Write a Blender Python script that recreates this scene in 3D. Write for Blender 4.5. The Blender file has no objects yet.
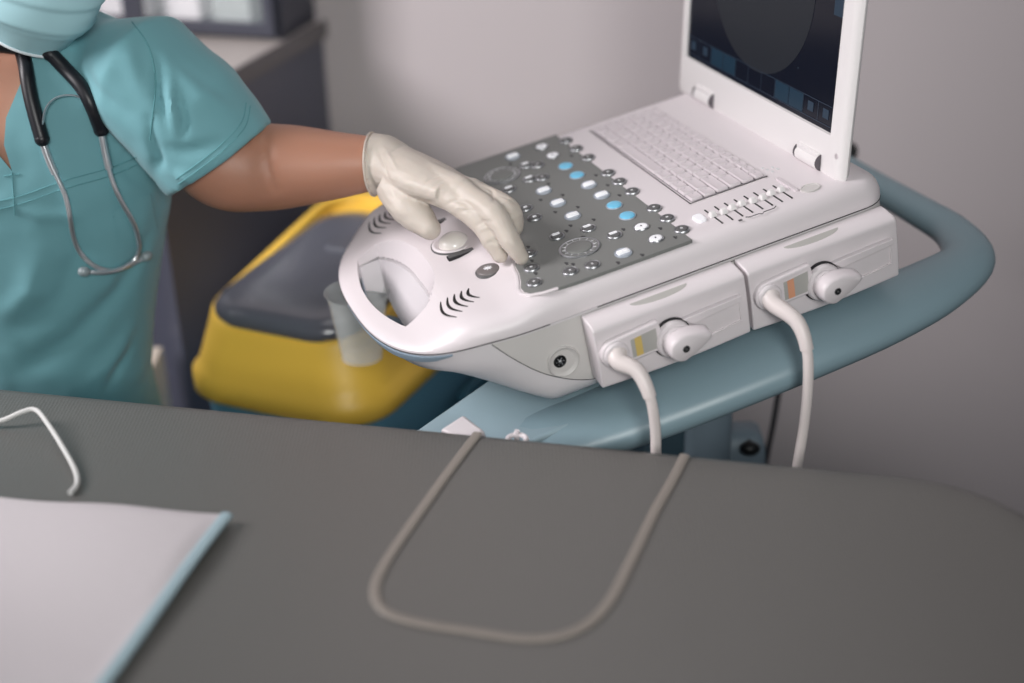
import bpy, bmesh, math, random
from mathutils import Vector, Matrix, noise
from mathutils.bvhtree import BVHTree
random.seed(7)
S = bpy.context.scene
COL = S.collection
R = math.radians

# ------------------------------------------------------------------ camera
CAMPOS = Vector((0, 0, 1.55))
CR = Matrix(((0.9996536657706273, 0.026316316447156388, 0.0),
             (-0.011845611222026363, 0.4499683192809406, -0.8929659529558011),
             (-0.023499574594521427, 0.8926566882806283, 0.4501242127032692)))
cam = bpy.data.cameras.new('camera')
cam.sensor_width = 36.0
cam.lens = 36.0 * 1422 / 1024
cam.clip_start = .05
cam.dof.use_dof = True
cam.dof.focus_distance = 1.60
cam.dof.aperture_fstop = 1.5
camo = bpy.data.objects.new('camera', cam)
camo.matrix_world = Matrix.Translation(CAMPOS) @ CR.transposed().transposed().to_4x4()
COL.objects.link(camo)
S.camera = camo
# ------------------------------------------------------------------ light
S.view_settings.view_transform = 'Standard'
S.view_settings.look = 'None'
S.view_settings.exposure = -0.25
S.view_settings.gamma = 1.0
S.view_settings.use_curve_mapping = False
wd = bpy.data.worlds.new('world'); S.world = wd; wd.use_nodes = True
wd.node_tree.nodes['Background'].inputs[0].default_value = (.62, .70, .82, 1)
wd.node_tree.nodes['Background'].inputs[1].default_value = .10
def area(name, loc, target, sx, sy, power, colr, spread=180):
    l = bpy.data.lights.new(name, 'AREA'); l.shape = 'RECTANGLE'; l.size = sx; l.size_y = sy
    l.energy = power; l.color = colr; l.spread = R(spread)
    o = bpy.data.objects.new(name, l); COL.objects.link(o); o.location = loc
    o.rotation_euler = (Vector(target) - Vector(loc)).to_track_quat('-Z', 'Y').to_euler()
area('window_daylight', (-2.05, 1.35, 2.05), (-.35, 2.0, .95), .8, 1.0, 28, (1, .95, .965), 108)
area('camera_side_fill', (.2, -1.0, 2.1), (-.08, 1.7, 1.02), 1.1, .7, 6.0, (.99, 1, .97), 54)  # added fill behind the camera for faces turned this way; no window there
area('overhead_fill', (.1, 2.15, 2.7), (.1, 2.0, 0), 1.2, .6, 5, (1, .96, .95))  # added overhead fill, out of view, placed for the light falloff

# ------------------------------------------------------------------ materials
def lin(c):
    return tuple(((v / 255) / 12.92 if v / 255 <= .04045 else ((v / 255 + .055) / 1.055) ** 2.4) for v in c) + (1,)
def mat(name, rgb, rough=.5, metal=0, bump=None, emit=0, emitc=None, var=None, spec=.5, sss=0, trans=0, sheen=0, coat=0, alpha=1):
    m = bpy.data.materials.new(name); m.use_nodes = True
    nt = m.node_tree; b = nt.nodes['Principled BSDF']
    c = lin(rgb)
    b.inputs['Base Color'].default_value = c
    b.inputs['Roughness'].default_value = rough
    b.inputs['Metallic'].default_value = metal
    b.inputs['Specular IOR Level'].default_value = spec
    if sss:
        b.inputs['Subsurface Weight'].default_value = sss
        b.inputs['Subsurface Radius'].default_value = (.01, .004, .002)
        b.inputs['Subsurface Scale'].default_value = 1
    if trans: b.inputs['Transmission Weight'].default_value = trans
    if alpha < 1: b.inputs['Alpha'].default_value = alpha
    if coat: b.inputs['Coat Weight'].default_value = coat
    if sheen: b.inputs['Sheen Weight'].default_value = sheen
    if emit:
        b.inputs['Emission Color'].default_value = lin(emitc or rgb)
        b.inputs['Emission Strength'].default_value = emit
    tc = nt.nodes.new('ShaderNodeTexCoord')
    if var:
        sc, amt = var
        n = nt.nodes.new('ShaderNodeTexNoise'); n.inputs['Scale'].default_value = sc
        n.inputs['Detail'].default_value = 4
        nt.links.new(tc.outputs['Object'], n.inputs['Vector'])
        mx = nt.nodes.new('ShaderNodeMix'); mx.data_type = 'RGBA'
        mx.inputs['A'].default_value = tuple(v * (1 - amt) for v in c[:3]) + (1,)
        mx.inputs['B'].default_value = tuple(min(1, v * (1 + amt)) for v in c[:3]) + (1,)
        nt.links.new(n.outputs['Fac'], mx.inputs['Factor'])
        nt.links.new(mx.outputs['Result'], b.inputs['Base Color'])
    if bump:
        kind, sc, st, dist = bump
        if kind == 'noise':
            n = nt.nodes.new('ShaderNodeTexNoise'); n.inputs['Scale'].default_value = sc; n.inputs['Detail'].default_value = 3; out = n.outputs['Fac']
        elif kind == 'vor':
            n = nt.nodes.new('ShaderNodeTexVoronoi'); n.inputs['Scale'].default_value = sc; n.inputs['Randomness'].default_value = .25; out = n.outputs['Distance']
        nt.links.new(tc.outputs['Object'], n.inputs['Vector'])
        bp = nt.nodes.new('ShaderNodeBump'); bp.inputs['Strength'].default_value = st; bp.inputs['Distance'].default_value = dist
        nt.links.new(out, bp.inputs['Height']); nt.links.new(bp.outputs['Normal'], b.inputs['Normal'])
    return m
M = dict(
    plastic=mat('ivory_plastic', (224, 216, 219), .42, bump=('noise', 900, .12, .0004)),
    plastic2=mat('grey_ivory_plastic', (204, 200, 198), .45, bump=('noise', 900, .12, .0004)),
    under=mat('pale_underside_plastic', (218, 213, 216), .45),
    lidp=mat('lid_plastic', (232, 228, 228), .40),
    panel=mat('grey_control_panel', (122, 123, 121), .45, spec=.35),
    seam=mat('dark_seam', (32, 30, 34), .7),
    black=mat('black_plastic', (14, 15, 18), .45),
    btn=mat('dark_grey_button', (92, 92, 93), .42),
    btnring=mat('chrome_ring', (190, 191, 195), .42, 1),
    cap=mat('frosted_clear_cap', (164, 171, 182), .35),
    white=mat('white_cap', (240, 240, 244), .3, emit=.15),
    blue=mat('blue_lit_cap', (104, 178, 210), .3, emit=.25),
    silver=mat('silver_print', (210, 210, 212), .4),
    mark=mat('dark_print', (60, 60, 62), .6),
    grip=mat('blue_grey_grip', (150, 168, 184), .55),
    key=mat('key_plastic', (214, 205, 209), .5),
    keybed=mat('key_bed', (92, 86, 92), .6),
    legend=mat('key_legend', (120, 112, 122), .6),
    ball=mat('pearl_ball', (232, 227, 222), .18, coat=.5),
    freeze=mat('grey_freeze_button', (118, 112, 112), .38),
    screen=mat('screen_glass', (12, 15, 24), .16, emit=.35, emitc=(26, 31, 46), spec=.4),
    scr_fan=mat('screen_image', (26, 29, 35), .3, emit=.3, emitc=(46, 50, 58)),
    scr_line=mat('screen_line', (34, 42, 54), .3, emit=.6, emitc=(58, 74, 92)),
    scr_blue=mat('screen_blue_cell', (18, 40, 56), .3, emit=.35, emitc=(24, 54, 72)),
    scr_icon=mat('screen_icon', (30, 44, 58), .3, emit=.3, emitc=(52, 72, 92)),
    rail=mat('blue_grey_rail', (140, 164, 174), .36, bump=('noise', 700, .1, .0004)),
    deck=mat('pale_blue_grey_deck', (152, 174, 183), .36),
    cartdark=mat('teal_grey_cart', (66, 88, 100), .5),
    colm=mat('grey_blue_column', (120, 136, 148), .5),
    cable=mat('ivory_cable', (226, 216, 214), .42),
    yellow=mat('yellow_stripe', (212, 184, 110), .5),
    orange=mat('orange_stripe', (222, 160, 128), .5),
    labelgrey=mat('grey_label', (176, 174, 170), .5),
    blackrub=mat('black_rubber', (16, 17, 24), .42),
    chrome=mat('chrome', (222, 224, 228), .3, .85),
    clear=mat('clear_tip', (140, 152, 156), .15, spec=.7),
    clearcup=mat('clear_cup', (214, 218, 216), .12, alpha=.24),
    couch=mat('grey_vinyl', (98, 96, 93), .34, bump=('vor', 260, .5, .0012), spec=1.0),
    piping=mat('beige_piping', (142, 134, 127), .5),
    pad=mat('white_pad', (196, 190, 193), .8, bump=('noise', 60, .3, .002)),
    padblue=mat('pale_blue_backing', (158, 180, 188), .6),
    cord=mat('white_elastic', (206, 206, 204), .6),
    wall=mat('wall_paint', (188, 180, 182), .75, bump=('noise', 220, .05, .001)),
    floor=mat('dark_floor', (70, 72, 78), .4, var=(3, .1)),
    desktop=mat('pale_desktop', (178, 170, 166), .4),
    deskedge=mat('grey_desk_edge', (104, 100, 102), .5),
    deskdark=mat('dark_desk_panel', (84, 86, 100), .3),
    cream=mat('cream_board', (206, 196, 184), .5),
    frame=mat('dark_cabinet_frame', (60, 62, 74), .4),
    glass=mat('cabinet_glass', (220, 230, 235), .05, alpha=.12),
    boxw=mat('white_carton', (248, 242, 244), .6),
    boxg=mat('grey_green_carton', (176, 182, 180), .6),
    boxb=mat('blue_carton', (120, 160, 190), .6),
    bin_y=mat('yellow_bin_plastic', (255, 208, 84), .40),
    bin_g=mat('grey_lid_plastic', (98, 100, 110), .22, spec=.9),
    bin_b=mat('light_blue_bin_plastic', (112, 170, 196), .5),
    teal=mat('teal_plastic', (56, 110, 130), .5),
    skin=mat('skin', (172, 123, 101), .5, sss=.12, var=(18, .07), bump=('noise', 260, .15, .0008)),
    hair=mat('brown_hair', (70, 48, 36), .6),
    eye=mat('eye_white', (230, 228, 224), .3),
    iris=mat('iris', (60, 44, 34), .3),
    scrub=mat('teal_scrub_cloth', (106, 158, 166), .78, bump=('noise', 700, .25, .0006), sheen=.15, var=(7, .05)),
    stitch=mat('teal_stitching', (92, 146, 152), .85),
    mask=mat('pale_blue_mask', (172, 214, 222), .75, bump=('noise', 400, .15, .0006)),
    maskedge=mat('white_mask_edge', (216, 224, 228), .7),
    glove=mat('cream_latex', (196, 186, 176), .52, sss=.06, bump=('noise', 75, .45, .0022)),
)
# ------------------------------------------------------------------ frames
LM = Matrix(((0.3422320994713793, 0.9241789481732496, -0.16961857753441267, 0.10983694780032704),
             (-0.939615447984659, 0.33660972943661766, -0.061779446073877975, 1.7788720274725074),
             (0, 0.18051914525056012, 0.983571470813386, 0.9576014483399108),
             (0, 0, 0, 1)))
ID = Matrix.Identity(4)
def L2W(w, v, n): return LM @ Vector((w, v, n))
def ray(px, py):
    return (CR @ Vector(((px - 512) / 1422, -(py - 341.5) / 1422, -1))).normalized()
def at_y(px, py, Y):
    r = ray(px, py); return CAMPOS + r * (Y / r.y)
def at_z(px, py, z):
    r = ray(px, py); return CAMPOS + r * ((z - 1.55) / r.z)

# ------------------------------------------------------------------ object helpers
PW = {}
def put(o, mw, parent):
    COL.objects.link(o)
    if parent: o.parent = parent
    else: o.matrix_world = mw
def thing(name, label, cat, mw, group=None):
    o = bpy.data.objects.new(name, None); o.empty_display_size = .05
    COL.objects.link(o); o.matrix_world = mw; PW[o] = mw.copy()
    o['label'] = label; o['category'] = cat
    if group: o['group'] = group
    return o
def tag(o, label=None, cat=None, group=None, kind=None):
    for k, v in (('label', label), ('category', cat), ('group', group), ('kind', kind)):
        if v: o[k] = v
    return o
def finish(name, me, mats, parent, sharp=35, bevel=0, sub=0, bseg=2):
    for m in (mats if isinstance(mats, (list, tuple)) else [mats]): me.materials.append(m)
    if parent is not None:
        pw = PW[parent]; me.transform(pw.inverted()); mw = pw
    else:
        xs = [v.co for v in me.vertices]
        c = Vector(((min(p.x for p in xs) + max(p.x for p in xs)) / 2, (min(p.y for p in xs) + max(p.y for p in xs)) / 2, min(p.z for p in xs)))
        mw = Matrix.Translation(c); me.transform(mw.inverted())
    me.shade_smooth()
    me.set_sharp_from_angle(angle=R(sharp))
    o = bpy.data.objects.new(name, me); PW[o] = mw.copy(); put(o, mw, parent)
    if bevel:
        b = o.modifiers.new('bevel', 'BEVEL'); b.width = bevel; b.segments = bseg; b.limit_method = 'ANGLE'; b.angle_limit = R(38)
        b.harden_normals = False
    if sub:
        s = o.modifiers.new('sub', 'SUBSURF'); s.levels = sub; s.render_levels = sub
    return o
class MB:
    """collects shapes for ONE mesh object; coordinates in frame F"""
    def __init__(s, F=ID): s.v = []; s.f = []; s.m = []; s.F = F
    def add(s, vs, fs, mi=0, T=None):
        k = len(s.v)
        s.v += [(T @ Vector(p)) if T is not None else Vector(p) for p in vs]
        s.f += [tuple(i + k for i in f) for f in fs]; s.m += [mi] * len(fs)
        return s
    def box(s, c, d, mi=0, T=None):
        x, y, z = c; a, b, h = d[0] / 2, d[1] / 2, d[2] / 2
        vs = [(x + i * a, y + j * b, z + k * h) for k in (-1, 1) for j in (-1, 1) for i in (-1, 1)]
        return s.add(vs, [(0, 2, 3, 1), (4, 5, 7, 6), (0, 1, 5, 4), (2, 6, 7, 3), (0, 4, 6, 2), (1, 3, 7, 5)], mi, T)
    def loft(s, rings, mi=0, cap0=True, cap1=True, T=None, flip=False):
        n = len(rings[0]); vs = [p for r in rings for p in r]; fs = []
        for k in range(len(rings) - 1):
            for i in range(n):
                j = (i + 1) % n
                fs.append((k * n + i, k * n + j, (k + 1) * n + j, (k + 1) * n + i))
        if cap0: fs.append(tuple(range(n))[::-1])
        if cap1: fs.append(tuple((len(rings) - 1) * n + i for i in range(n)))
        if flip: fs = [f[::-1] for f in fs]
        return s.add(vs, fs, mi, T)
    def prism(s, poly, z0, z1, mi=0, T=None):
        return s.loft([[(x, y, z0) for x, y in poly], [(x, y, z1) for x, y in poly]], mi, T=T)
    def lathe(s, prof, seg=24, mi=0, T=None, sx=1, sy=1):
        rings = [[(r * sx * math.cos(2 * math.pi * i / seg), r * sy * math.sin(2 * math.pi * i / seg), z) for i in range(seg)] for r, z in prof]
        return s.loft(rings, mi, T=T)
    def tube(s, pts, rad, seg=12, mi=0, T=None, cap=True, flat=1.0, up=None):
        pts = [Vector(p) for p in pts]; n = len(pts)
        if not hasattr(rad, '__len__'): rad = [rad] * n
        tan = []
        for i in range(n):
            a = pts[max(0, i - 1)]; b = pts[min(n - 1, i + 1)]; tan.append((b - a).normalized())
        u = Vector(up) if up else (Vector((0, 0, 1)) if abs(tan[0].z) < .9 else Vector((1, 0, 0)))
        rings = []
        for i in range(n):
            t = tan[i]
            if up: u = Vector(up)
            u = (u - t * u.dot(t)).normalized(); w = t.cross(u)
            r = rad[i]; ra, rb = (r if hasattr(r, '__len__') else (r, r * flat))
            rings.append([pts[i] + w * (ra * math.cos(2 * math.pi * k / seg)) + u * (rb * math.sin(2 * math.pi * k / seg)) for k in range(seg)])
        return s.loft(rings, mi, cap, cap, T)
    def ball(s, c, r, seg=16, rg=10, mi=0, T=None):
        rx, ry, rz = r if hasattr(r, '__len__') else (r, r, r)
        rings = []
        for k in range(rg + 1):
            a = -math.pi / 2 + math.pi * k / rg; cc = max(math.cos(a), 1e-3)
            rings.append([(c[0] + rx * cc * math.cos(2 * math.pi * i / seg), c[1] + ry * cc * math.sin(2 * math.pi * i / seg), c[2] + rz * math.sin(a)) for i in range(seg)])
        return s.loft(rings, mi, T=T)
    def mesh(s, name='m'):
        me = bpy.data.meshes.new(name)
        me.from_pydata([tuple(s.F @ p) for p in s.v], [], s.f)
        for p, mi in zip(me.polygons, s.m): p.material_index = mi
        bm = bmesh.new(); bm.from_mesh(me); bmesh.ops.recalc_face_normals(bm, faces=bm.faces); bm.to_mesh(me); bm.free()
        return me
    def build(s, name, mats, parent=None, **k): return finish(name, s.mesh(name), mats, parent, **k)
def spline(pts, n=8, closed=False):
    P = [Vector(p) for p in pts]; out = []; m = len(P)
    rng = range(m if closed else m - 1)
    for i in rng:
        if closed: p0, p1, p2, p3 = P[(i - 1) % m], P[i], P[(i + 1) % m], P[(i + 2) % m]
        else: p0, p1, p2, p3 = P[max(0, i - 1)], P[i], P[i + 1], P[min(m - 1, i + 2)]
        for k in range(n):
            t = k / n
            out.append(.5 * ((2 * p1) + (p2 - p0) * t + (2 * p0 - 5 * p1 + 4 * p2 - p3) * t * t + (3 * p1 - p0 - 3 * p2 + p3) * t ** 3))
    if not closed: out.append(P[-1])
    return out
def rrect(cx, cy, hx, hy, r, seg=6):
    out = []
    for (sx, sy, a0) in ((1, 1, 0), (-1, 1, 90), (-1, -1, 180), (1, -1, 270)):
        for k in range(seg + 1):
            a = R(a0 + 90 * k / seg)
            out.append((cx + sx * (hx - r) + r * math.cos(a), cy + sy * (hy - r) + r * math.sin(a)))
    return out
def apply_mods(me, mods):
    """run modifiers (callback adds them) on a temp object, return new mesh"""
    o = bpy.data.objects.new('tmp', me); COL.objects.link(o)
    extra = mods(o)
    dg = bpy.context.evaluated_depsgraph_get(); dg.update()
    nm = bpy.data.meshes.new_from_object(o.evaluated_get(dg))
    bpy.data.objects.remove(o)
    for e in (extra or []): bpy.data.objects.remove(e)
    return nm
def remesh(me, vox, smooth=4, fac=.6):
    def f(o):
        r = o.modifiers.new('r', 'REMESH'); r.mode = 'VOXEL'; r.voxel_size = vox; r.use_smooth_shade = True
        if smooth:
            s = o.modifiers.new('s', 'SMOOTH'); s.iterations = smooth; s.factor = fac
    return apply_mods(me, f)
def boolean(me, cutter, op='DIFFERENCE'):
    def f(o):
        c = bpy.data.objects.new('cut', cutter); COL.objects.link(c)
        b = o.modifiers.new('b', 'BOOLEAN'); b.object = c; b.operation = op; b.solver = 'EXACT'
        return [c]
    return apply_mods(me, f)
def bvh_of(me):
    return BVHTree.FromPolygons([v.co.copy() for v in me.vertices], [tuple(p.vertices) for p in me.polygons])
def sstep(a, b, x):
    t = max(0, min(1, (x - a) / (b - a))); return t * t * (3 - 2 * t)

# =================================================================== SETTING
WD = Vector((math.cos(R(17)), -math.sin(R(17)), 0)); WN = Vector((-math.sin(R(17)), -math.cos(R(17)), 0))  # along wall, into room
W0 = Vector((-.335, 2.65, 0))
RM = Matrix((( WD.x, -WN.x, 0, W0.x), (WD.y, -WN.y, 0, W0.y), (0, 0, 1, 0), (0, 0, 0, 1)))   # room frame: x along wall, -y into room
b = MB(RM); b.box((0.2, .06, 1.4), (7, .12, 2.8)); tag(b.build('wall_back', M['wall']), kind='structure')
b = MB(RM); b.box((0.2, -2.2, -.05), (7, 4.6, .1)); tag(b.build('floor', M['floor']), kind='structure')

# =================================================================== DESK + CABINET
desk = thing('desk', 'dark-sided desk with a pale top, in the back corner behind the person', 'desk', RM @ Matrix.Translation((-.8, -.3, 0)))
sk = Matrix(((1, .042, 0, 0), (0, 1, 0, 0), (0, 0, 1, 0), (0, 0, 0, 1)))
D = RM
b = MB(D); b.prism([(0, -.004), (-1.7, -.004), (-1.7, -.62), (-.03, -.62)], .872, .898); b.build('desktop', M['desktop'], desk, bevel=.002)
b = MB(D); b.prism([(.006, -.004), (-.0, -.004), (-.03, -.62), (-.024, -.62)], .868, .9); b.build('edge_band', M['deskedge'], desk)
b = MB(D); b.prism([(-.004, -.006), (-.026, -.006), (-.052, -.60), (-.032, -.60)], 0, .87); b.build('side_panel', M['deskdark'], desk)
b = MB(D); b.prism([(-.05, -.56), (-1.7, -.56), (-1.7, -.58), (-.05, -.58)], 0.02, .87); b.build('front_panel', M['deskdark'], desk)
pL = at_y(151, 372, 2.02)
b = MB(); b.box((pL.x, pL.y, (pL.z + .02) / 2), (.022, .10, pL.z + .02)); tag(b.build('wooden_board', M['cream'], bevel=.002), 'narrow cream board standing upright between the person and the desk', 'board')
# glass-front cabinet standing on the desk
CX0, CX1, CY0, CY1, CZ0, CZ1 = -.87, -.012, -.155, -.012, .9, 1.22
cab = thing('display_cabinet', 'dark-framed glass-front cabinet standing on the desk behind the person', 'cabinet', RM @ Matrix.Translation(((CX0 + CX1) / 2, (CY0 + CY1) / 2, .9)))
b = MB(D)
b.box(((CX0 + CX1) / 2, (CY0 + CY1) / 2, CZ0 + .01), (CX1 - CX0, CY1 - CY0, .02)); b.box(((CX0 + CX1) / 2, (CY0 + CY1) / 2, CZ1 - .01), (CX1 - CX0, CY1 - CY0, .02))
b.box((CX0 + .01, (CY0 + CY1) / 2, 1.06), (.02, CY1 - CY0, .30)); b.box((CX1 - .008, (CY0 + CY1) / 2, 1.06), (.016, CY1 - CY0, .30))
b.box(((CX0 + CX1) / 2, CY1 - .005, 1.06), (CX1 - CX0 - .04, .01, .28))
b.build('carcass', M['frame'], cab, bevel=.002)
for i in range(3):
    x0 = CX0 + .01 + i * .28; x1 = x0 + .278
    fr = MB(D)
    for bx in ((x0 + .009, .018, 1.06, .30), (x1 - .009, .018, 1.06, .30)): fr.box((bx[0], CY0 - .008, bx[2]), (bx[1], .014, bx[3]))
    for z in (CZ0 + .019, CZ1 - .019): fr.box(((x0 + x1) / 2, CY0 - .008, z), (x1 - x0, .0135, .022))
    d = fr.build('glass_door', M['frame'], cab)
    g = MB(D); g.box(((x0 + x1) / 2, CY0 - .008, 1.06), (x1 - x0 - .03, .003, .26)); g.build('pane', M['glass'], d)
k = 0
for x, w, h, m, nm, lb in ((-.125, .075, .17, 'boxg', 'carton', 'grey-green carton, rightmost in the glass-front cabinet'),
                       (-.225, .07, .24, 'boxw', 'carton', 'tall white carton second from the right in the glass-front cabinet'),
                       (-.345, .105, .12, 'boxw', 'carton', 'low wide white carton in the middle of the glass-front cabinet'),
                       (-.475, .065, .22, 'boxw', 'carton', 'white carton behind the left glass door nearest the person'),
                       (-.58, .07, .19, 'boxb', 'carton', 'blue carton, leftmost in the glass-front cabinet behind the mask')):
    b = MB(D); b.box((x, -.085, .921 + h / 2), (w, .08, h)); b.box((x, -.1255, .921 + h * .55), (w * .8, .001, h * .3), 1)
    tag(b.build(nm, [M[m], M['boxg' if m == 'boxw' else 'boxw']], bevel=.002), lb, 'box', 'cartons inside the glass-front cabinet')

# =================================================================== WASTE BIN
BZ = Matrix.Translation((-.250, 1.980, 0)) @ Matrix.Rotation(-.44, 4, 'Z')
binr = thing('waste_bin', 'yellow waste bin with a domed grey lid and light blue base', 'bin', BZ)
HX, HY = .160, .232
def ring(hx, hy, r, z, dz=0, cy=0):
    pl = rrect(0, cy, hx, hy, min(r, hx - .005, hy - .005), 8)
    return [(x, y, z + dz * (y / hy)) for x, y in pl]
b = MB(BZ); b.loft([ring(.115, .18, .06, .005), ring(.12, .185, .06, .02), ring(.150, .222, .07, .562)]); b.build('body', M['bin_b'], binr, bevel=.003)
b = MB(BZ)
b.loft([ring(HX + .002, HY + .002, .080, .552), ring(HX + .006, HY + .006, .083, .556), ring(HX + .006, HY + .006, .083, .582), ring(HX - .002, HY - .002, .078, .590),
        ring(HX - .006, HY - .006, .078, .605), ring(HX - .020, HY - .022, .076, .676, .020), ring(HX - .022, HY - .025, .074, .690, .026), ring(HX - .026, HY - .030, .072, .697, .028), ring(HX - .036, HY - .040, .062, .695, .028), ring(HX - .040, HY - .044, .060, .680, .028)])
b.build('rim_hood', M['bin_y'], binr, sharp=50)
b = MB(BZ)
CYL = -.022
def lring(i, z, dz=.008): return ring(HX - .040 - i, HY - .043 - i, .060, z, dz, CYL)
b.loft([lring(.004, .676), lring(0, .684), lring(0, .692), lring(.006, .701), lring(.020, .706), lring(.05, .709), lring(.09, .706)])
b.build('lid', M['bin_g'], binr, sharp=60)
b = MB(BZ)
b.loft([ring(.05, .028, .025, .704, cy=.03), ring(.045, .024, .022, .713, cy=.03)]); b.build('lid_button', M['bin_g'], binr, bevel=.002)
# low teal crate right of the bin
TB = Matrix.Translation((.095, 2.04, 0)) @ Matrix.Rotation(-.44, 4, 'Z')
b = MB(TB)
def rr(hx, hy, z): return [(x, y, z) for x, y in rrect(0, 0, hx, hy, .025, 5)]
b.loft([rr(.10, .15, .003), rr(.12, .17, .46), rr(.128, .178, .462), rr(.128, .178, .478), rr(.115, .165, .478), rr(.112, .162, .44), rr(.095, .145, .02)])
tag(b.build('storage_tub', M['teal'], bevel=.002), 'dark teal open tub behind the machine beside the yellow bin', 'tub')

# =================================================================== ULTRASOUND CONSOLE
CON = thing('ultrasound_machine', 'ivory portable ultrasound machine with open lid screen on a blue-grey cart', 'ultrasound machine', LM @ Matrix.Translation((.17, -.05, -.150)))
CW, HWD, VF0, VB = .17, .207, -.22, .202
def outline(inset=0, fdepth=.169, hw=HWD, vb=VB, v0=VF0, n=0., rb=.032, N=44):
    """closed outline: superellipse front, rounded back"""
    h = hw - inset; dp = max(fdepth - inset, .01); p = 2.61; out = []
    for i in range(N + 1):                       # front from right (+w) round to left
        a = math.pi * i / N
        ca, sa = math.cos(a), math.sin(a)
        x = h * math.copysign(abs(ca) ** (2 / p), ca); y = -dp * abs(sa) ** (2 / p)
        out.append((CW + x, v0 + y, n))
    r = max(rb - inset, .004); t = vb - inset
    for k in range(1, 7):                       # left side up
        out.append((CW - h, v0 + (t - r - v0) * k / 7, n))
    for k in range(7):
        a = math.pi - math.pi / 2 * k / 6
        out.append((CW - h + r + r * math.cos(a), t - r + r * math.sin(a), n))
    for k in range(7):
        a = math.pi / 2 - math.pi / 2 * k / 6
        out.append((CW + h - r + r * math.cos(a), t - r + r * math.sin(a), n))
    for k in range(1, 7):
        out.append((CW + h, t - r + (v0 - t + r) * k / 7, n))
    return out
def gtop(v):
    return -.008 * sstep(-.215, -.265, v) - .014 * sstep(-.300, -.355, v)
def droop(v): return -.0145 * sstep(-.275, -.390, v)
def droop_mesh(me):
    for v in me.vertices: v.co.z += droop(v.co.y)
b = MB()
prof = [(.0006, -.0310), (0, -.0303), (0, -.021), (.0022, -.0135), (.0065, -.007), (.012, -.0032), (.019, -.0009), (.027, 0), (.040, 0)]
b.loft([outline(i, n=n) for i, n in prof])
shell = b.mesh()
bm = bmesh.new(); bm.from_mesh(shell)
for v in [-.2, -.21, -.22, -.23, -.24, -.25, -.26, -.27, -.28, -.29, -.3, -.308, -.316, -.324, -.332, -.34, -.348, -.356, -.365, -.375]:
    bmesh.ops.bisect_plane(bm, geom=bm.verts[:] + bm.edges[:] + bm.faces[:], plane_co=(0, v, 0), plane_no=(0, 1, 0))
for vt in bm.verts:
    if vt.co.z > -.0303: vt.co.z += gtop(vt.co.y) * max(0, 1 + vt.co.z / .0303)
bm.to_mesh(shell); bm.free(); droop_mesh(shell)
TOPB = bvh_of(shell)
def top_n(w, v):
    h = TOPB.ray_cast(Vector((w, v, .1)), Vector((0, 0, -1))); return h[0].z if h[0] else 0
# grip opening cutter
def cutter():
    S_ = [-1 + 2 * k / 24 for k in range(25)]
    def rg(n):
        t = -(n + .022) / .06
        inner = [(CW + .099 * s, (1 - t) * (-.298 - .026 * abs(s) ** 3) + t * (-.329 + .003 * s * s), n) for s in S_]
        outer = [(CW + .101 * s, -.3685 + .017 * s * s, n) for s in reversed(S_)]
        return inner + outer
    return MB().loft([rg(.03), rg(-.12)]).mesh()
shell = boolean(shell, cutter()); shell.transform(LM)
finish('upper_housing', shell, M['plastic'], CON, sharp=42, bevel=.0022, bseg=3)
# lower housing
b = MB()
lows = [(0, .1685, 0, -.0316), (.0, .166, 0, -.040), (.0, .159, 0, -.050), (0.0, .152, 0, -.060), (0, .134, 0, -.070), (0, .112, 0, -.085), (0, .090, 0, -.100), (.0, .070, 0, -.112),
        (.004, .052, .004, -.122), (.014, .036, .01, -.132), (.030, .02, .02, -.140), (.052, .012, .035, -.145), (.09, .01, .05, -.147)]
b.loft([outline(.001 + i, fdepth=fd + i, n=n, vb=VB - vbm) for i, fd, vbm, n in lows])
low = b.mesh(); droop_mesh(low); LOWB = bvh_of(low)
low = boolean(low, cutter()); low.transform(LM)
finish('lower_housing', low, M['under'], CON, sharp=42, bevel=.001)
def side_w(v, n, d=0):
    h = LOWB.ray_cast(Vector((1, v, n)), Vector((-1, 0, 0)))
    if h[0] is None: return None
    return Vector((h[0].x, v, n)) + h[1] * d * (1 if h[1].x > 0 else -1)
# grey side panel that carries the socket and modules : patch on the side of the lower housing
sp = spline([(-.285, -.034), (-.266, -.058), (-.241, -.084), (-.212, -.104), (-.185, -.116)], 6)
pl = [(p.x, p.y) for p in sp]
NV, NN = 60, 18
def low_edge(v):
    if v >= -.185: return -.117
    for (a, b_), (c, d) in zip(pl, pl[1:]):
        if a <= v <= c: return b_ + (d - b_) * (v - a) / max(c - a, 1e-6)
    return -.034
b = MB(LM); vs = []; fs = []
for i in range(NV + 1):
    v = -.284 + (.19 + .284) * i / NV
    for j in range(NN + 1):
        n = -.0335 + (low_edge(v) + .0335) * j / NN
        vs.append(side_w(v, n, .0007) or Vector((CW + HWD - .001, v, n)))
for i in range(NV):
    for j in range(NN):
        a = i * (NN + 1) + j; fs.append((a, a + 1, a + NN + 2, a + NN + 1))
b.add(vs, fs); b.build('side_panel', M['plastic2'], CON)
b = MB(LM)
pts = [side_w(v, n, .0006) for v, n in [(-.285, -.034)] + pl + [(-.16, -.1185), (-.12, -.119), (-.05, -.1195), (.05, -.1195), (.185, -.1195)]]
b.tube([p for p in pts if p], .0005, 6)
b.tube([Vector((p[0], p[1], -.0312 + droop(p[1]))) for p in outline(.0002, fdepth=.169)], .0006, 6)
b.tube([Vector((CW + HWD + .0002, v, -.0355)) for v in (-.11, -.03)], .0004, 6)
b.tube([Vector((CW + HWD + .0002, v, -.0355)) for v in (-.02, .14)], .0004, 6)
b.build('seam_line', M['seam'], CON)
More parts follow.
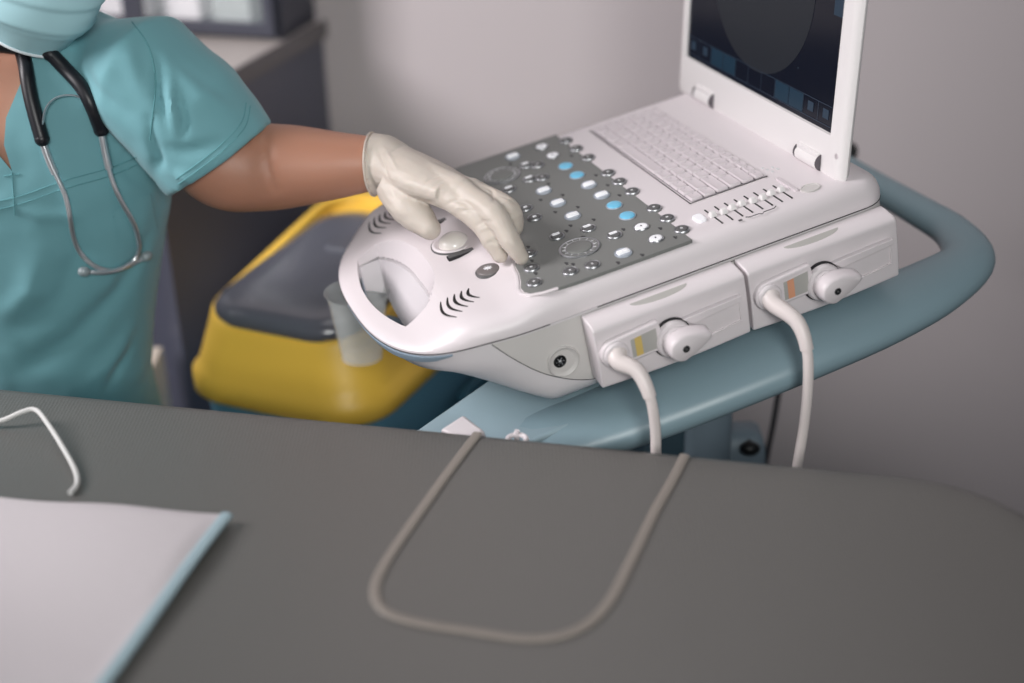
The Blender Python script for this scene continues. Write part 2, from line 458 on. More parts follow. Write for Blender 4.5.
# socket
p = side_w(-.214, -.080); q = side_w(-.205, -.080); nrm = Vector((1, .10, -.25)).normalized()
nrm = LOWB.ray_cast(Vector((1, -.212, -.080)), Vector((-1, 0, 0)))[1]
if nrm.x < 0: nrm = -nrm
T = Matrix.Translation(p) @ nrm.to_track_quat('Z', 'Y').to_matrix().to_4x4()
b = MB(LM)
b.lathe([(.0190, -.003), (.0186, .0022), (.0174, .0034), (.0160, .0026), (.0132, .0008)], 32, T=T)
so = b.build('socket_rim', M['plastic2'], CON, sharp=60)
b = MB(LM); b.lathe([(.0128, .0008), (.0128, .0014)], 28, T=T); b.build('socket_recess', M['plastic2'], so)
b = MB(LM); T2 = Matrix.Translation((0, -.0038, .0015)) @ T @ Matrix.Translation((0, 0, .0006)) @ Matrix.Diagonal((.85, .85, 1, 1))
b.lathe([(.0088, 0), (.0088, .0012), (.0080, .0018), (.0066, .0012)], 24, T=T2)
b.ball((0, 0, .0012), (.0028, .0028, .0016), T=T2, mi=1)
for k in range(6):
    a = k * math.pi / 3; b.ball((.0048 * math.cos(a), .0048 * math.sin(a), .0014), .0008, 8, 6, 1, T=T2)
b.build('socket', [M['black'], M['btnring']], so)

# control panel (grey)
def thin_top(poly, th, mi=0, bb=None, lift=.0001):
    """slab following the top surface"""
    return bb.loft([[(w, v, -.010) for w, v in poly], [(w, v, th + lift + gtop(v)) for w, v in poly]], mi)
right = [(.3655, -.040)] + [(.3655 + .0 * k, -.06 - .02 * k) for k in range(7)] + [(.3645, -.200), (.362, -.215), (.355, -.226), (.345, -.231), (.334, -.231)]
near_front = [(.322, -.226), (.305, -.221), (.285, -.218), (.262, -.208), (.235, -.200), (.17, -.198), (.105, -.200), (.078, -.208), (.055, -.218), (.035, -.221), (.018, -.226)]
left = [(.006, -.231), (-.005, -.231), (-.015, -.226), (-.022, -.215), (-.0245, -.2)] + [(-.0245, -.18 + .02 * k) for k in range(7)] + [(-.0245, -.040)]
steps = []
for w in (.006, .040, .078, .139, .172, .208, .267, .301, .337):
    steps += [(w - .012, -.040), (w - .010, -.034), (w - .004, -.0295), (w + .004, -.0295), (w + .010, -.034), (w + .012, -.040)]
poly = right + near_front + left + steps
bmx = MB(LM); vs = []
pl2 = [Vector((w, v, 0)) for w, v in poly]
me = bpy.data.meshes.new('p'); me.from_pydata([tuple(p) for p in pl2], [], [tuple(range(len(pl2)))])
bm = bmesh.new(); bm.from_mesh(me)
for v in [-.2, -.205, -.21, -.215, -.22, -.225]:
    bmesh.ops.bisect_plane(bm, geom=bm.verts[:] + bm.edges[:] + bm.faces[:], plane_co=(0, v, 0), plane_no=(0, 1, 0))
ex = bmesh.ops.extrude_face_region(bm, geom=bm.faces[:])
for g in ex['geom']:
    if isinstance(g, bmesh.types.BMVert): g.co.z = gtop(g.co.y) + .0005
for vt in bm.verts:
    if vt.co.z == 0: vt.co.z = -.008 + gtop(vt.co.y)
bmesh.ops.recalc_face_normals(bm, faces=bm.faces)
bm.to_mesh(me); bm.free(); me.transform(LM)
PANEL = finish('control_panel', me, M['panel'], CON, sharp=30)
# raised ivory lip around the front of the grey panel
b = MB(LM)
lip = [(.3655, -.17), (.3655, -.20), (.3635, -.217), (.356, -.229), (.345, -.2345), (.333, -.2345), (.321, -.2295), (.305, -.2245), (.285, -.2215), (.262, -.2115), (.235, -.2035), (.17, -.2015), (.105, -.2035), (.078, -.2115), (.055, -.2215), (.035, -.2245), (.018, -.2295), (.006, -.2345), (-.006, -.2345), (-.017, -.229), (-.0245, -.217), (-.0255, -.2)]
b.tube([Vector((w, v, gtop(v) + .0004)) for w, v in lip[1:]], .0022, 8, flat=.6, up=(0, 0, 1))
b.build('panel_lip', M['plastic'], CON)

PT = .0006
def TN(w, v, dn=0, rot=0): return Matrix.Translation((w, v, gtop(v) + PT + dn)) @ Matrix.Rotation(rot, 4, 'Z')
def ringed(w, v, kind):
    """round / oval keys of the control panel"""
    b = MB(LM); T = TN(w, v)
    if kind in ('blue', 'toggle'):
        sx, sy = .0112, .0098
        b.lathe([(1, 0), (1, .0008), (.95, .0014), (.88, .0008)], 32, T=T @ Matrix.Diagonal((sx, sy, 1, 1)))
        o = b.build('button', M['cap'], CON, sharp=50)
        if kind == 'blue':
            c = MB(LM); c.lathe([(.0096, .0006), (.0096, .0016), (.0088, .0022), (.003, .0025)], 28, T=T @ Matrix.Diagonal((1, .86, 1, 1)))
            c.build('cap', M['blue'], o, sharp=60)
        else:
            c = MB(LM); c.lathe([(.0092, .0006), (.0090, .0013)], 28, mi=1, T=T @ Matrix.Diagonal((1, .86, 1, 1)))
            c.loft([[(x, y * 1, z) for x, y in rrect(0, 0, hx, hy, .0012, 3)] for hx, hy, z in ((.0042, .0074, .0012), (.0036, .0068, .0034), (.0024, .0056, .0040))], T=T @ Matrix.Rotation(R(0), 4, 'Z'))
            c.build('rocker', [M['white'], M['cap']], o, sharp=50)
        return
    r = .0078
    b.lathe([(r + .0012, 0), (r + .0012, .0010), (r + .0004, .0019), (r - .0006, .0012)], 28, T=T)
    o = b.build('button', M['btnring'], CON, sharp=50)
    cm = {'dark': 'btn', 'darkw': 'btn', 'white': 'white', 'half': 'btn', 'slot': 'btn'}[kind]
    c = MB(LM); c.lathe([(r - .0006, 0), (r - .0006, .0018), (r - .0014, .0024), (r - .004, .0022), (.0004, .0020)], 24, T=T)
    if kind == 'half': c.box((-.0030, .000, .0023), (.0042, .0090, .0014), 1, T)
    if kind == 'slot': c.box((0, 0, .0023), (.003, .0045, .0012), 1, T)
    if kind == 'white': c.box((0, 0, .0023), (.0015, .0015, .0010), 2, T)
    if kind == 'darkw': c.box((0, .0, .0023), (.0026, .0026, .0008), 3, T)
    if kind == 'dark': c.box((0, .0, .0023), (.0030, .0018, .0006), 3, T)
    c.build('cap', [M[cm], M['white'], M['black'], M['silver']], o, sharp=60)
for w, k in ((.006, 'dark'), (.040, 'dark'), (.078, 'dark'), (.139, 'darkw'), (.172, 'dark'), (.208, 'darkw'), (.267, 'darkw'), (.301, 'darkw'), (.337, 'darkw')): ringed(w, -.038, k)
for w, k in ((.001, 'white'), (.038, 'white'), (.081, 'blue'), (.117, 'blue'), (.153, 'toggle'), (.191, 'toggle'), (.227, 'blue'), (.263, 'blue'), (.300, 'white'), (.337, 'white')): ringed(w, -.070, k)
for w, v, k in ((0, -.111, 'toggle'), (.040, -.108, 'half'), (.083, -.120, 'half'), (.127, -.119, 'toggle'), (.172, -.119, 'toggle'), (.217, -.119, 'toggle'),
                (.260, -.118, 'half'), (.297, -.102, 'half'), (.342, -.112, 'toggle'), (.092, -.151, 'half'), (.157, -.155, 'slot'), (.189, -.156, 'slot'), (.253, -.154, 'half'),
                (.270, -.195, 'dark'), (.304, -.206, 'darkw'), (.337, -.216, 'darkw'), (.341, -.175, 'dark'), (.344, -.150, 'dark')): ringed(w, v, k)
# extra dark halves beside two keys
for w, v in ((.050, -.096), (.090, -.106)): ringed(w, v, 'dark')
# rotary dials
for w, v in ((.046, -.143), (.297, -.145)):
    b = MB(LM); T = TN(w, v)
    b.lathe([(.0235, 0), (.0235, .0012), (.0225, .0018), (.0212, .0012)], 40, T=T); o = b.build('rotary_dial', M['btnring'], CON, sharp=50)
    b = MB(LM); b.lathe([(.0208, 0), (.0208, .0015), (.0150, .0010), (.0145, .0022), (.0135, .0026), (.003, .0022)], 40, T=T)
    for k in range(14):
        a = k * 2 * math.pi / 14; b.box((.0178, 0, .0015), (.0040, .0007, .0006), 1, T @ Matrix.Rotation(a, 4, 'Z'))
    b.build('dial_knob', [M['panel'], M['silver']], o, sharp=50)
# small printed marks beside the keys
for w, v in ((.019, -.122), (.148, -.132), (.192, -.131), (.238, -.131), (.275, -.131), (.112, -.107), (.155, -.106), (.199, -.105), (.243, -.104), (.36, -.098), (.358, -.126), (.253, -.19), (.287, -.199), (.318, -.207),
             (.290, -.088), (.247, -.140), (.317, -.055), (.348, -.052), (.133, -.052), (.170, -.053), (.206, -.054), (.056, -.052), (.32, -.171), (.327, -.166)):
    b = MB(LM); b.prism([(w - .0035, v - .0012), (w + .0035, v - .0012), (w + .0035, v + .0012), (w + .0012, v + .0012), (w + .0012, v + .0026), (w - .002, v + .0026), (w - .002, v + .0012), (w - .0035, v + .0012)], gtop(v) + .0004, gtop(v) + .0007); b.build('printed_mark', M['mark'], CON)
# trackball, slots, freeze button, vents
TB0 = TN(.166, -.252, -.001)
b = MB(LM); b.lathe([(.0262, -.002), (.0262, .0020), (.0245, .0032), (.0215, .0022), (.0195, .0002)], 40, T=TB0)
o = b.build('trackball_ring', M['plastic'], CON, sharp=60)
b = MB(LM); b.lathe([(.0276, -.001), (.0276, .0012), (.0266, .0014), (.0260, -.001)], 40, T=TB0); b.build('ring_gap', M['btn'], o)
b = MB(LM); b.ball((0, 0, .0005), (.0180, .0180, .0125), 32, 20, T=TB0); b.build('trackball', M['ball'], o)
for w in (.201, .101, .131 - .17 + .17):
    if w == .131: continue
    v = -.249; b = MB(LM); T = Matrix.Translation((w, v, gtop(v))) @ Matrix.Rotation(R(0), 4, 'Z')
    b.prism(rrect(0, 0, .0045, .0225, .0008, 3), -.002, .0012, 0, T); b.prism(rrect(0, 0, .0034, .0212, .0006, 3), .0010, .0022, 1, T)
    b.build('select_bar', [M['seam'], M['btn']], CON)
T = TN(.265, -.244, -.001)
b = MB(LM); b.lathe([(.0150, -.001), (.0150, .0012), (.0140, .0018), (.0136, .0008)], 36, T=T); o = b.build('freeze_button', M['btn'], CON)
b = MB(LM); b.lathe([(.0134, 0), (.0134, .0026), (.0122, .0036), (.006, .0042), (.0005, .0042)], 36, T=T); b.build('cap', M['freeze'], o, sharp=60)
b = MB(LM)
for k in range(4): b.box((0, 0, .0043), (.0100, .0009, .0006), 0, T @ Matrix.Rotation(R(22 + 45 * k), 4, 'Z'))
b.build('asterisk_symbol', M['white'], o)
for side in (0, 1):
    for k in range(5):
        w0, w1 = (.283 + .000 * k, .329 - .0045 * k) if side == 0 else (.014, .060 - .0045 * k)
        v = -.309 + .0085 * k if side == 0 else -.316 + .0078 * k
        pts = [Vector((w0 + (w1 - w0) * t, v - .0060 * math.sin(math.pi * t) + (.003 * t), 0)) for t in [i / 10 for i in range(11)]]
        for q in pts: q.z = top_n(q.x, q.y) + .0002
        rad = [.0004 + .0016 * math.sin(math.pi * (i + .6) / 11.2) for i in range(11)]
        b = MB(LM); b.tube(pts, [(r, .0004) for r in rad], 8, up=(0, 0, 1)); b.build('vent_slot', M['black'], CON)
# soft grip inserts on the handle
b = MB(LM); S_ = [k / 20 for k in range(21)]
def hand_in(s, n): return Vector((CW + .099 * s, -.3685 + .017 * s * s + .0008, n + droop(-.37) - .006))
for (s0, s1) in ((-.78, -.1),):
    r1 = [hand_in(s0 + (s1 - s0) * t, -.024) for t in S_]; r2 = [hand_in(s0 + (s1 - s0) * t, -.052) for t in S_]
    b.add(r1 + r2, [(i, i + 1, i + 22, i + 21) for i in range(20)])
    b.add([p + Vector((0, .0012, 0)) for p in r1 + r2], [(i, i + 1, i + 22, i + 21) for i in range(20)])
b.build('inner_grip', M['grip'], CON)
b = MB(LM)
o1 = outline(-.0008, fdepth=.1685, n=0)
seg = o1[8:24]
rings = []
for i, p in enumerate(seg):
    q = Vector(p); c = Vector((CW, -.22, 0)); d = (q - c).normalized(); q.z = 0; DR = droop(p[1])
    f = math.sin(math.pi * min(1, max(0, (i + .3) / 15.6))) ** .35
    rings.append([v_ + Vector((0, 0, DR)) for v_ in (Vector((q.x, q.y, -.034)), Vector((q.x, q.y, -.034)) - d * .0012 + Vector((0, 0, -.0045 * f)), Vector((q.x, q.y, 0)) - d * .004 + Vector((0, 0, -.034 - .010 * f)), Vector((q.x, q.y, 0)) - d * .010 + Vector((0, 0, -.034)))])
vs = [p for r in rings for p in r]; b.add(vs, [(i * 4 + j, i * 4 + (j + 1) % 4, i * 4 + 4 + (j + 1) % 4, i * 4 + 4 + j) for i in range(len(rings) - 1) for j in range(4)] + [(0, 1, 2, 3), tuple(len(vs) - 4 + k for k in range(4))])
b.build('outer_grip', M['grip'], CON)

# keyboard
b = MB(LM); b.prism(rrect(.1425, .0485, .1445, .0500, .004, 3), -.002, .0010, 0); b.prism(rrect(.1425, .0485, .1415, .0475, .003, 3), .0008, .0013, 1)
b.add([(-.001, -.0022, .0011), (.286, -.0022, .0011), (.286, -.0008, .0013), (-.001, -.0008, .0013)], [(0, 1, 2, 3)], 2)
b.add([(.2850, -.0022, .0011), (.2872, -.0022, .0011), (.2872, .099, .0011), (.2850, .099, .0013)], [(0, 1, 2, 3)], 2)
KB = b.build('keyboard', [M['plastic'], M['keybed'], M['seam']], CON)
rows = [(['1'] * 16, 'Esc F1 F2 F3 F4 F5 F6 F7 F8 F9 F10 F11 F12 Ins Prt Del'.split()),
        ([1] * 13 + [2.2], list('`1234567890-=') + ['<-']),
        ([1.5] + [1] * 12 + [1.7], ['Tab'] + list('QWERTYUIOP[]') + ['\\']),
        ([1.8] + [1] * 11 + [2.4], ['Caps'] + list("ASDFGHJKL;'") + ['Enter']),
        ([2.3] + [1] * 10 + [1.9, 1], ['Shift'] + list('ZXCVBNM,./') + ['Shift', '^']),
        ([1.2, 1, 1, 1.2, 5.4, 1.2, 1, 1, 1, 1], ['Ctrl', 'Fn', 'Win', 'Alt', '', 'Alt', 'Ctrl', '<', 'v', '>'])]
hts = [.0125, .0165, .0165, .0165, .0165, .0165]
font_me = {}
def glyph(txt, size):
    if (txt, size) not in font_me:
        cu = bpy.data.curves.new('t', 'FONT'); cu.body = txt; cu.size = size; cu.resolution_u = 1
        o = bpy.data.objects.new('t', cu); COL.objects.link(o)
        dg = bpy.context.evaluated_depsgraph_get(); me = bpy.data.meshes.new_from_object(o.evaluated_get(dg))
        bpy.data.objects.remove(o); font_me[(txt, size)] = ([v.co.copy() for v in me.vertices], [tuple(p.vertices) for p in me.polygons])
    return font_me[(txt, size)]
y = .0960
for (ws, lg), h in zip(rows, hts):
    ws = [float(a) for a in ws]; u = .2835 / sum(ws); x = .0007
    for wd_, t in zip(ws, lg):
        kw = wd_ * u; cx, cy = x + kw / 2, y - h / 2
        b = MB(LM); hx, hy = kw / 2 - .0008, h / 2 - .0009
        b.loft([[(a, c, z) for a, c in rrect(cx, cy + dy, hx - i, hy - i, .0009, 2)] for i, z, dy in ((0, .0012, 0), (.0002, .0030, 0), (.0012, .0044, .0003), (.0019, .0041, .0003))])
        if t:
            gv, gf = glyph(t, .0042 if len(t) == 1 else .0026)
            b.add([(g.x + cx - hx + .0028, g.y + cy - .0002, .00425) for g in gv], gf, 1)
        b.build('key', [M['key'], M['legend']], KB, sharp=30)
        x += kw
    y -= h
# sliders beside the keyboard
for k in range(8):
    v = .004 + k * .0125
    b = MB(LM); b.prism(rrect(.332, v, .0215, .0009, .0005, 2), -.001, .0004)
    o = b.build('slider', M['black'], CON)
    c = MB(LM); T = Matrix.Translation((.330 + .002 * math.sin(k * 1.7), v, 0))
    c.loft([[(a, d, z) for a, d in rrect(0, 0, hx, hy, .0012, 3)] for hx, hy, z in ((.0045, .0045, .0004), (.0042, .0042, .002), (.0026, .0030, .0052), (.0022, .0026, .0058))], T=T)
    c.build('slider_knob', M['lidp'], o)
b = MB(LM); b.prism(rrect(.327, -.011, .0095, .0058, .0045, 6), -.001, .0030); b.build('backlit_key', M['white'], CON, bevel=.001)
b = MB(LM); b.prism(rrect(.321, .104, .022, .0025, .0015, 3), -.001, .0022); b.build('slider_bar', M['key'], CON, bevel=.0006)
b = MB(LM); b.lathe([(.0095, -.001), (.0095, .0012), (.0085, .0016), (.0078, .0008), (.001, .0008)], 28, T=Matrix.Translation((.346, .119, 0)) @ Matrix.Diagonal((1, 1.25, 1, 1))); b.build('power_button', M['plastic2'], CON)
b = MB(LM)
for w, v in ((.262, .106), (.270, .108), (.278, .110), (.268, .116), (.276, .118)): b.prism(rrect(w, v, .002, .0014, .0008, 3), -.001, .0007)
b.build('status_light', M['silver'], CON)
b = MB(LM); b.tube([(.358, .030, .0002), (.361, .034, .0002), (.361, .045, .0002), (.364, .048, .0002), (.361, .051, .0002), (.361, .064, .0002), (.358, .068, .0002)], .0005, 6)
b.box((.3605, .022, .0002), (.003, .004, .0006)); b.build('printed_brace', M['mark'], CON)

# lid with screen
LA = R(12)
LT = LM @ Matrix.Translation((0, .150, .004)) @ Matrix.Rotation(LA, 4, 'X').inverted().inverted()
# lid frame: x=w, y=thickness(+ back), z=up along lid
LT = LM @ Matrix.Translation((0, .150, .001)) @ Matrix.Rotation(-LA, 4, 'X')
X0, X1, Z1, TH = -.048, .358, .335, .014
AX0, AX1, AZ0, AZ1 = -.0285, .3295, .0455, .300
b = MB(LT)
def lidr(i, y):
    return [(x, y, z) for x, z in rrect((X0 + X1) / 2, (Z1 - .010) / 2, (X1 - X0) / 2 - i, (Z1 + .010) / 2 - i, max(.016 - i, .004), 5)]
hole = [(x, 0.0, z) for x, z in rrect((AX0 + AX1) / 2, (AZ0 + AZ1) / 2, (AX1 - AX0) / 2, (AZ1 - AZ0) / 2, .001, 5)]
hole2 = [(x, 0.0035, z) for x, z in rrect((AX0 + AX1) / 2, (AZ0 + AZ1) / 2, (AX1 - AX0) / 2 - .001, (AZ1 - AZ0) / 2 - .001, .001, 5)]
b.loft([hole2, hole, lidr(.012, 0.0), lidr(.006, .0012), lidr(.002, .0045), lidr(0, .0075), lidr(.001, TH - .004), lidr(.004, TH - .001), lidr(.010, TH)], cap0=False)
LID = b.build('display_lid', M['lidp'], CON, sharp=45)
b = MB(LT)
b.add([(x, .0032, z) for x, y_, z in hole2], [tuple(range(len(hole2)))[::-1]], 0)
def scr(x0, x1, z0, z1, mi, y=.0030): b.add([(x0, y, z0), (x1, y, z0), (x1, y, z1), (x0, y, z1)], [(0, 1, 2, 3)], mi)
# ultrasound image: a sector (round belly at the bottom)
cx, cz, rr_ = .150, .185, .118
fan = [(cx + rr_ * math.cos(a), .0028, cz + rr_ * .95 * math.sin(a)) for a in [math.pi + math.pi * k / 30 for k in range(31)]] + [(cx + .05, .0028, .275), (cx - .05, .0028, .275)]
b.add(fan, [tuple(range(len(fan)))], 1)
W_ = AX1 - AX0; bz0, bz1 = AZ0 + .007, AZ0 + .030
ncell = 11
for i in range(ncell + 1):
    x = AX0 + .002 + (W_ - .004) * i / ncell; scr(x - .0003, x + .0003, bz0, bz1, 2, .0026)
for z in (bz0, bz1): scr(AX0 + .001, AX1 - .001, z - .0003, z + .0003, 2, .0026)
for i in (2, 3, 7, 8): x = AX0 + .002 + (W_ - .004) * i / ncell; scr(x + .001, x + (W_ - .004) / ncell - .001, bz0 + .001, bz1 - .001, 3, .0027)
for i in (0, 1, 9, 10): x = AX0 + .002 + (W_ - .004) * (i + .5) / ncell; scr(x - .006, x + .006, bz0 + .007, bz1 - .005, 4, .0027)
scr(AX1 - .022, AX1 - .004, .176, .200, 4, .0027); scr(.245, .2465, .100, .1015, 4, .0027)
sc_ = b.build('screen', [M['screen'], M['scr_fan'], M['scr_line'], M['scr_blue'], M['scr_icon']], LID)
# hinges: flush knuckles along the foot of the lid
for x0, x1 in ((.012, .056), (.268, .314)):
    b = MB(LM)
    b.tube([(x0, .1535, .0075), (x1, .1535, .0075)], [.0085, .0085], 24); b.box(((x0 + x1) / 2, .1560, .0150), (x1 - x0, .0130, .0110))
    h = b.build('hinge', M['lidp'], CON, bevel=.0008)
    for x in (x0 - .0009, x1 + .0009):
        b = MB(LM); b.tube([(x - .0007, .1545, .009), (x + .0007, .1545, .009)], .0100, 18); b.build('hinge_gap', M['keybed'], h)
b = MB(LT); b.lathe([(.0035, 0), (.003, -.0012)], 16, T=Matrix.Translation((.345, 0, .026)) @ Matrix.Rotation(R(90), 4, 'X')); b.build('rubber_stop', M['key'], LID)

# =================================================================== PROBE CONNECTORS
def connector(v0, v1, stripe, label, cable_pts):
    F = LM
    root = thing('probe_connector', label, 'probe connector', LM @ Matrix.Translation((.395, (v0 + v1) / 2, -.11)), 'probe connectors plugged into the machine side')
    WI, WO = .3785, .4085
    ln = v1 - v0
    b = MB(F)
    # top slopes outwards, bottom follows the curve of the housing, soft front top edge
    def sec(v, e=0.0):
        return [(WI, v, -.0328), (WI + .010, v, -.0334), (WO - .004, v, -.0362), (WO, v, -.0405), (WO + .0005, v, -.072), (WO - .0015, v, -.110 + e), (WO - .004, v, -.1125 + e), (WI, v, -.1085 + e)]
    ss = []
    for t in (0, .02, .1, .2, .3, .4, .5, .6, .7, .8, .9, .98, 1):
        v = v0 + ln * t; ss.append(sec(v, -.003 * math.sin(math.pi * t)))
    b.loft(ss)
    hs = b.build('connector_housing', M['plastic'], root, sharp=40, bevel=.0018, bseg=3)
    # finger recess crescent on the top
    b = MB(F); cr = []
    vc = (v0 + v1) / 2 - .004
    for k in range(17): a = math.pi * k / 16; cr.append((.3905 + .0095 * math.sin(a) + .0, vc - .034 * math.cos(a), -.0333 - .0018 * (math.sin(a))))
    lo = [(p[0], p[1], p[2] - .002) for p in cr]
    b.loft([lo, cr]); b.build('finger_recess', M['labelgrey'], hs, sharp=30)
    # cable boss plate with round end and coloured label
    vb = v0 + .0185; nb = -.0700
    T = Matrix(((0, 0, 1, WO), (1, 0, 0, 0), (0, 1, 0, 0), (0, 0, 0, 1)))      # x->v, y->n, z->w
    def slab(poly, z0, z1, mi, bb, tap=.0): bb.loft([[(x, y, z0) for x, y in poly], [(x, y, z1) for x, y in poly]], mi, T=T)
    b = MB(F)
    pl_ = [(vb - .0165 * math.sin(a), nb + .0165 * math.cos(a)) for a in [math.pi * k / 14 for k in range(15)]] + [(vb + .052, nb - .0150), (vb + .056, nb - .003), (vb + .053, nb + .0200)]
    slab(pl_[::-1], -.002, .0085, 0, b); pt = b.build('boss_plate', M['plastic'], root, sharp=40, bevel=.002, bseg=3)
    b = MB(F); slab([(vb + .018, nb - .0115), (vb + .048, nb - .0110), (vb + .0485, nb + .0135), (vb + .018, nb + .0105)], .0080, .0088, 0, b); lb = b.build('port_label', M['labelgrey'], pt)
    b = MB(F); slab([(vb + .0225, nb - .0113), (vb + .0305, nb - .0112), (vb + .0305, nb + .0115), (vb + .0225, nb + .0108)], .0086, .0092, 0, b)
    tag(b.build('colour_stripe', M[stripe], lb), label=('yellow' if stripe == 'yellow' else 'orange') + ' stripe')
    # lock knob
    vk, nk = v0 + .0860, nb - .0085
    K = Matrix.Translation((WO, vk, nk)) @ Matrix.Rotation(R(90), 4, 'Y')
    b = MB(F); b.lathe([(.0228, -.002), (.0228, .0040), (.0224, .0044)], 36, T=K); b.build('knob_well', M['seam'], root)
    b = MB(F); b.lathe([(.0215, -.001), (.0215, .0080), (.0205, .0100), (.0190, .0108), (.0165, .0110), (.0155, .0150)], 36, T=K)
    kb = b.build('lock_knob', M['plastic'], root, sharp=50)
    b = MB(F)
    tear = []
    for k in range(32):
        a = 2 * math.pi * k / 32; c, s = math.cos(a), math.sin(a)
        x = .0165 * c if c < 0 else .0370 * c ** 1.15; yv = .0158 * s * (1 - .42 * max(0, c) ** 1.5) + .0050 * max(0, c)
        tear.append((x, yv))
    rot = Matrix.Rotation(R(-2), 4, 'Z')
    rg = []
    for z, sc_l in ((.0110, .96), (.0140, 1.0), (.0270, .97), (.0310, .92), (.0325, .82)):
        rg.append([tuple(T @ Vector((vk + x * sc_l, nk - .001 + y_ * sc_l, z))) for x, y_ in tear])
    b.loft(rg); hd = b.build('knob_handle', M['plastic'], kb, sharp=50)
    b = MB(F); b.lathe([(.0042, .0325), (.0042, .0329)], 20, 0, T=Matrix.Translation((WO, vk + .002, nk - .001)) @ Matrix.Rotation(R(90), 4, 'Y'))
    b.lathe([(.0034, .0329), (.0030, .0332)], 20, 1, T=Matrix.Translation((WO, vk + .002, nk - .001)) @ Matrix.Rotation(R(90), 4, 'Y'))
    b.lathe([(.0014, .0332), (.0012, .0334)], 12, 0, T=Matrix.Translation((WO, vk + .002, nk - .001)) @ Matrix.Rotation(R(90), 4, 'Y'))
    b.build('screw', [M['btn'], M['black']], kb)
    # raised wedge panel on the right of the knob
    b = MB(F); v_a, v_b = vk + .010, v1 - .010
    # upper tapering rib
    A = [(v_a + .004, nk + .0185), (v_b, -.0575), (v_b, -.0640), (v_a + .014, nk + .0090)]
    b.loft([[(x, y_, -.001) for x, y_ in A], [(x, y_, .0075) for x, y_ in A]], T=T)
    Bx = [(v_b - .0015, -.0600), (v_b + .0012, -.0600), (v_b + .0012, -.0920), (v_b - .0015, -.0905)]
    b.loft([[(x, y_, -.001) for x, y_ in Bx], [(x, y_, .0016) for x, y_ in Bx]], T=T)
    Cx = [(v_b + .0012, -.0920), (v_b + .0012, -.0900), (v_a + .030, nk - .0165), (v_a + .030, nk - .0180)]
    b.loft([[(x, y_, -.001) for x, y_ in Cx], [(x, y_, .0016) for x, y_ in Cx]], T=T)
    b.build('raised_rib', M['plastic'], root, sharp=30, bevel=.0007)
    # strain relief + cable, in world space
    b = MB(F); K2 = Matrix.Translation((WO, vb, nb)) @ Matrix.Rotation(R(90), 4, 'Y')
    b.lathe([(.0145, .007), (.0140, .0105), (.0125, .0120), (.011, .0122)], 32, T=K2); b.build('boss_collar', M['plastic'], pt, sharp=60)
    p0 = L2W(WO + .008, vb, nb); dout = (LM.to_3x3() @ Vector((1, 0, 0))).normalized()
    P = [p0, p0 + dout * .010 + Vector((0, 0, -.005))] + [Vector(q) for q in cable_pts]
    sp_ = spline(P, 10); n = len(sp_); ks = min(n - 1, 30)
    b = MB(); b.tube(sp_[:ks + 1], [.0118 - (.0118 - .0072) * min(1, (i / ks)) ** .8 for i in range(ks + 1)], 20); b.build('strain_relief', M['cable'], root, sharp=60)
    b = MB(); b.tube(sp_[ks - 2:], .0058, 16); b.build('cable', M['cable'], root, sharp=60)
    return p0
def drop(px, py, Y): return at_y(px, py, Y)
c1 = [at_y(638, 372, 1.315), at_y(650, 397, 1.303), at_y(655, 425, 1.300), at_y(656, 455, 1.300), at_y(656, 500, 1.30), at_y(654, 600, 1.30)]
c2 = [at_y(797, 322, 1.365), at_y(807, 350, 1.350), at_y(808, 385, 1.343), at_y(804, 425, 1.340), at_y(797, 468, 1.338), at_y(790, 520, 1.337), at_y(786, 600, 1.337)]
connector(-.1855, -.0045, 'yellow', 'ivory probe connector with a yellow stripe, plugged in nearest the handle', c1)
connector(-.0005, .1865, 'orange', 'ivory probe connector with an orange stripe, plugged in nearest the lid', c2)

# =================================================================== CART
cart = thing('equipment_cart', 'blue-grey wheeled cart with a wrap-around rail carrying the ultrasound machine', 'cart', Matrix.Translation((.22, 1.70, 0)))
ZR = -.158
rp = [(-.20, .352), (-.05, .352), (.10, .350), (.20, .350), (.285, .346), (.350, .316), (.376, .245), (.384, .160), (.386, .060), (.376, -.030), (.364, -.105), (.353, -.185), (.346, -.240), (.340, -.295), (.335, -.345)]
ra = [.019, .019, .0195, .021, .025, .034, .048, .058, .060, .060, .059, .057, .054, .050, .045]
hb = [.0190, .0190, .0195, .020, .021, .023, .026, .029, .031, .031, .031, .030, .028, .024, .020]
sp_ = spline([(x, y_, ZR - .006 - .024 * sstep(.10, -.19, y_)) for x, y_ in rp], 6)
A_ = spline([(a, c, 0) for a, c in zip(ra, hb)], 6)
b = MB(LM); b.tube(sp_, [(a.x, a.y) for a in A_], 24, up=(0, 0, 1)); b.build('rail', M['rail'], cart, sharp=70)
# deck plate under the machine
dk = [(.276, -.378), (.35, -.378), (.375, -.35), (.38, -.30), (.375, -.20), (.355, -.10), (.33, .0), (.30, .16), (.24, .20), (-.04, .20), (-.06, .0), (-.04, -.12), (.12, -.15), (.19, -.19), (.215, -.24), (.255, -.33)]
b = MB(LM); b.prism(dk, -.180, -.162); b.build('deck', M['deck'], cart, bevel=.005, bseg=3)
b = MB(LM); b.prism(rrect(.17, .03, .15, .15, .03, 5), -.163, -.1455); b.build('mounting_plate', M['cartdark'], cart)
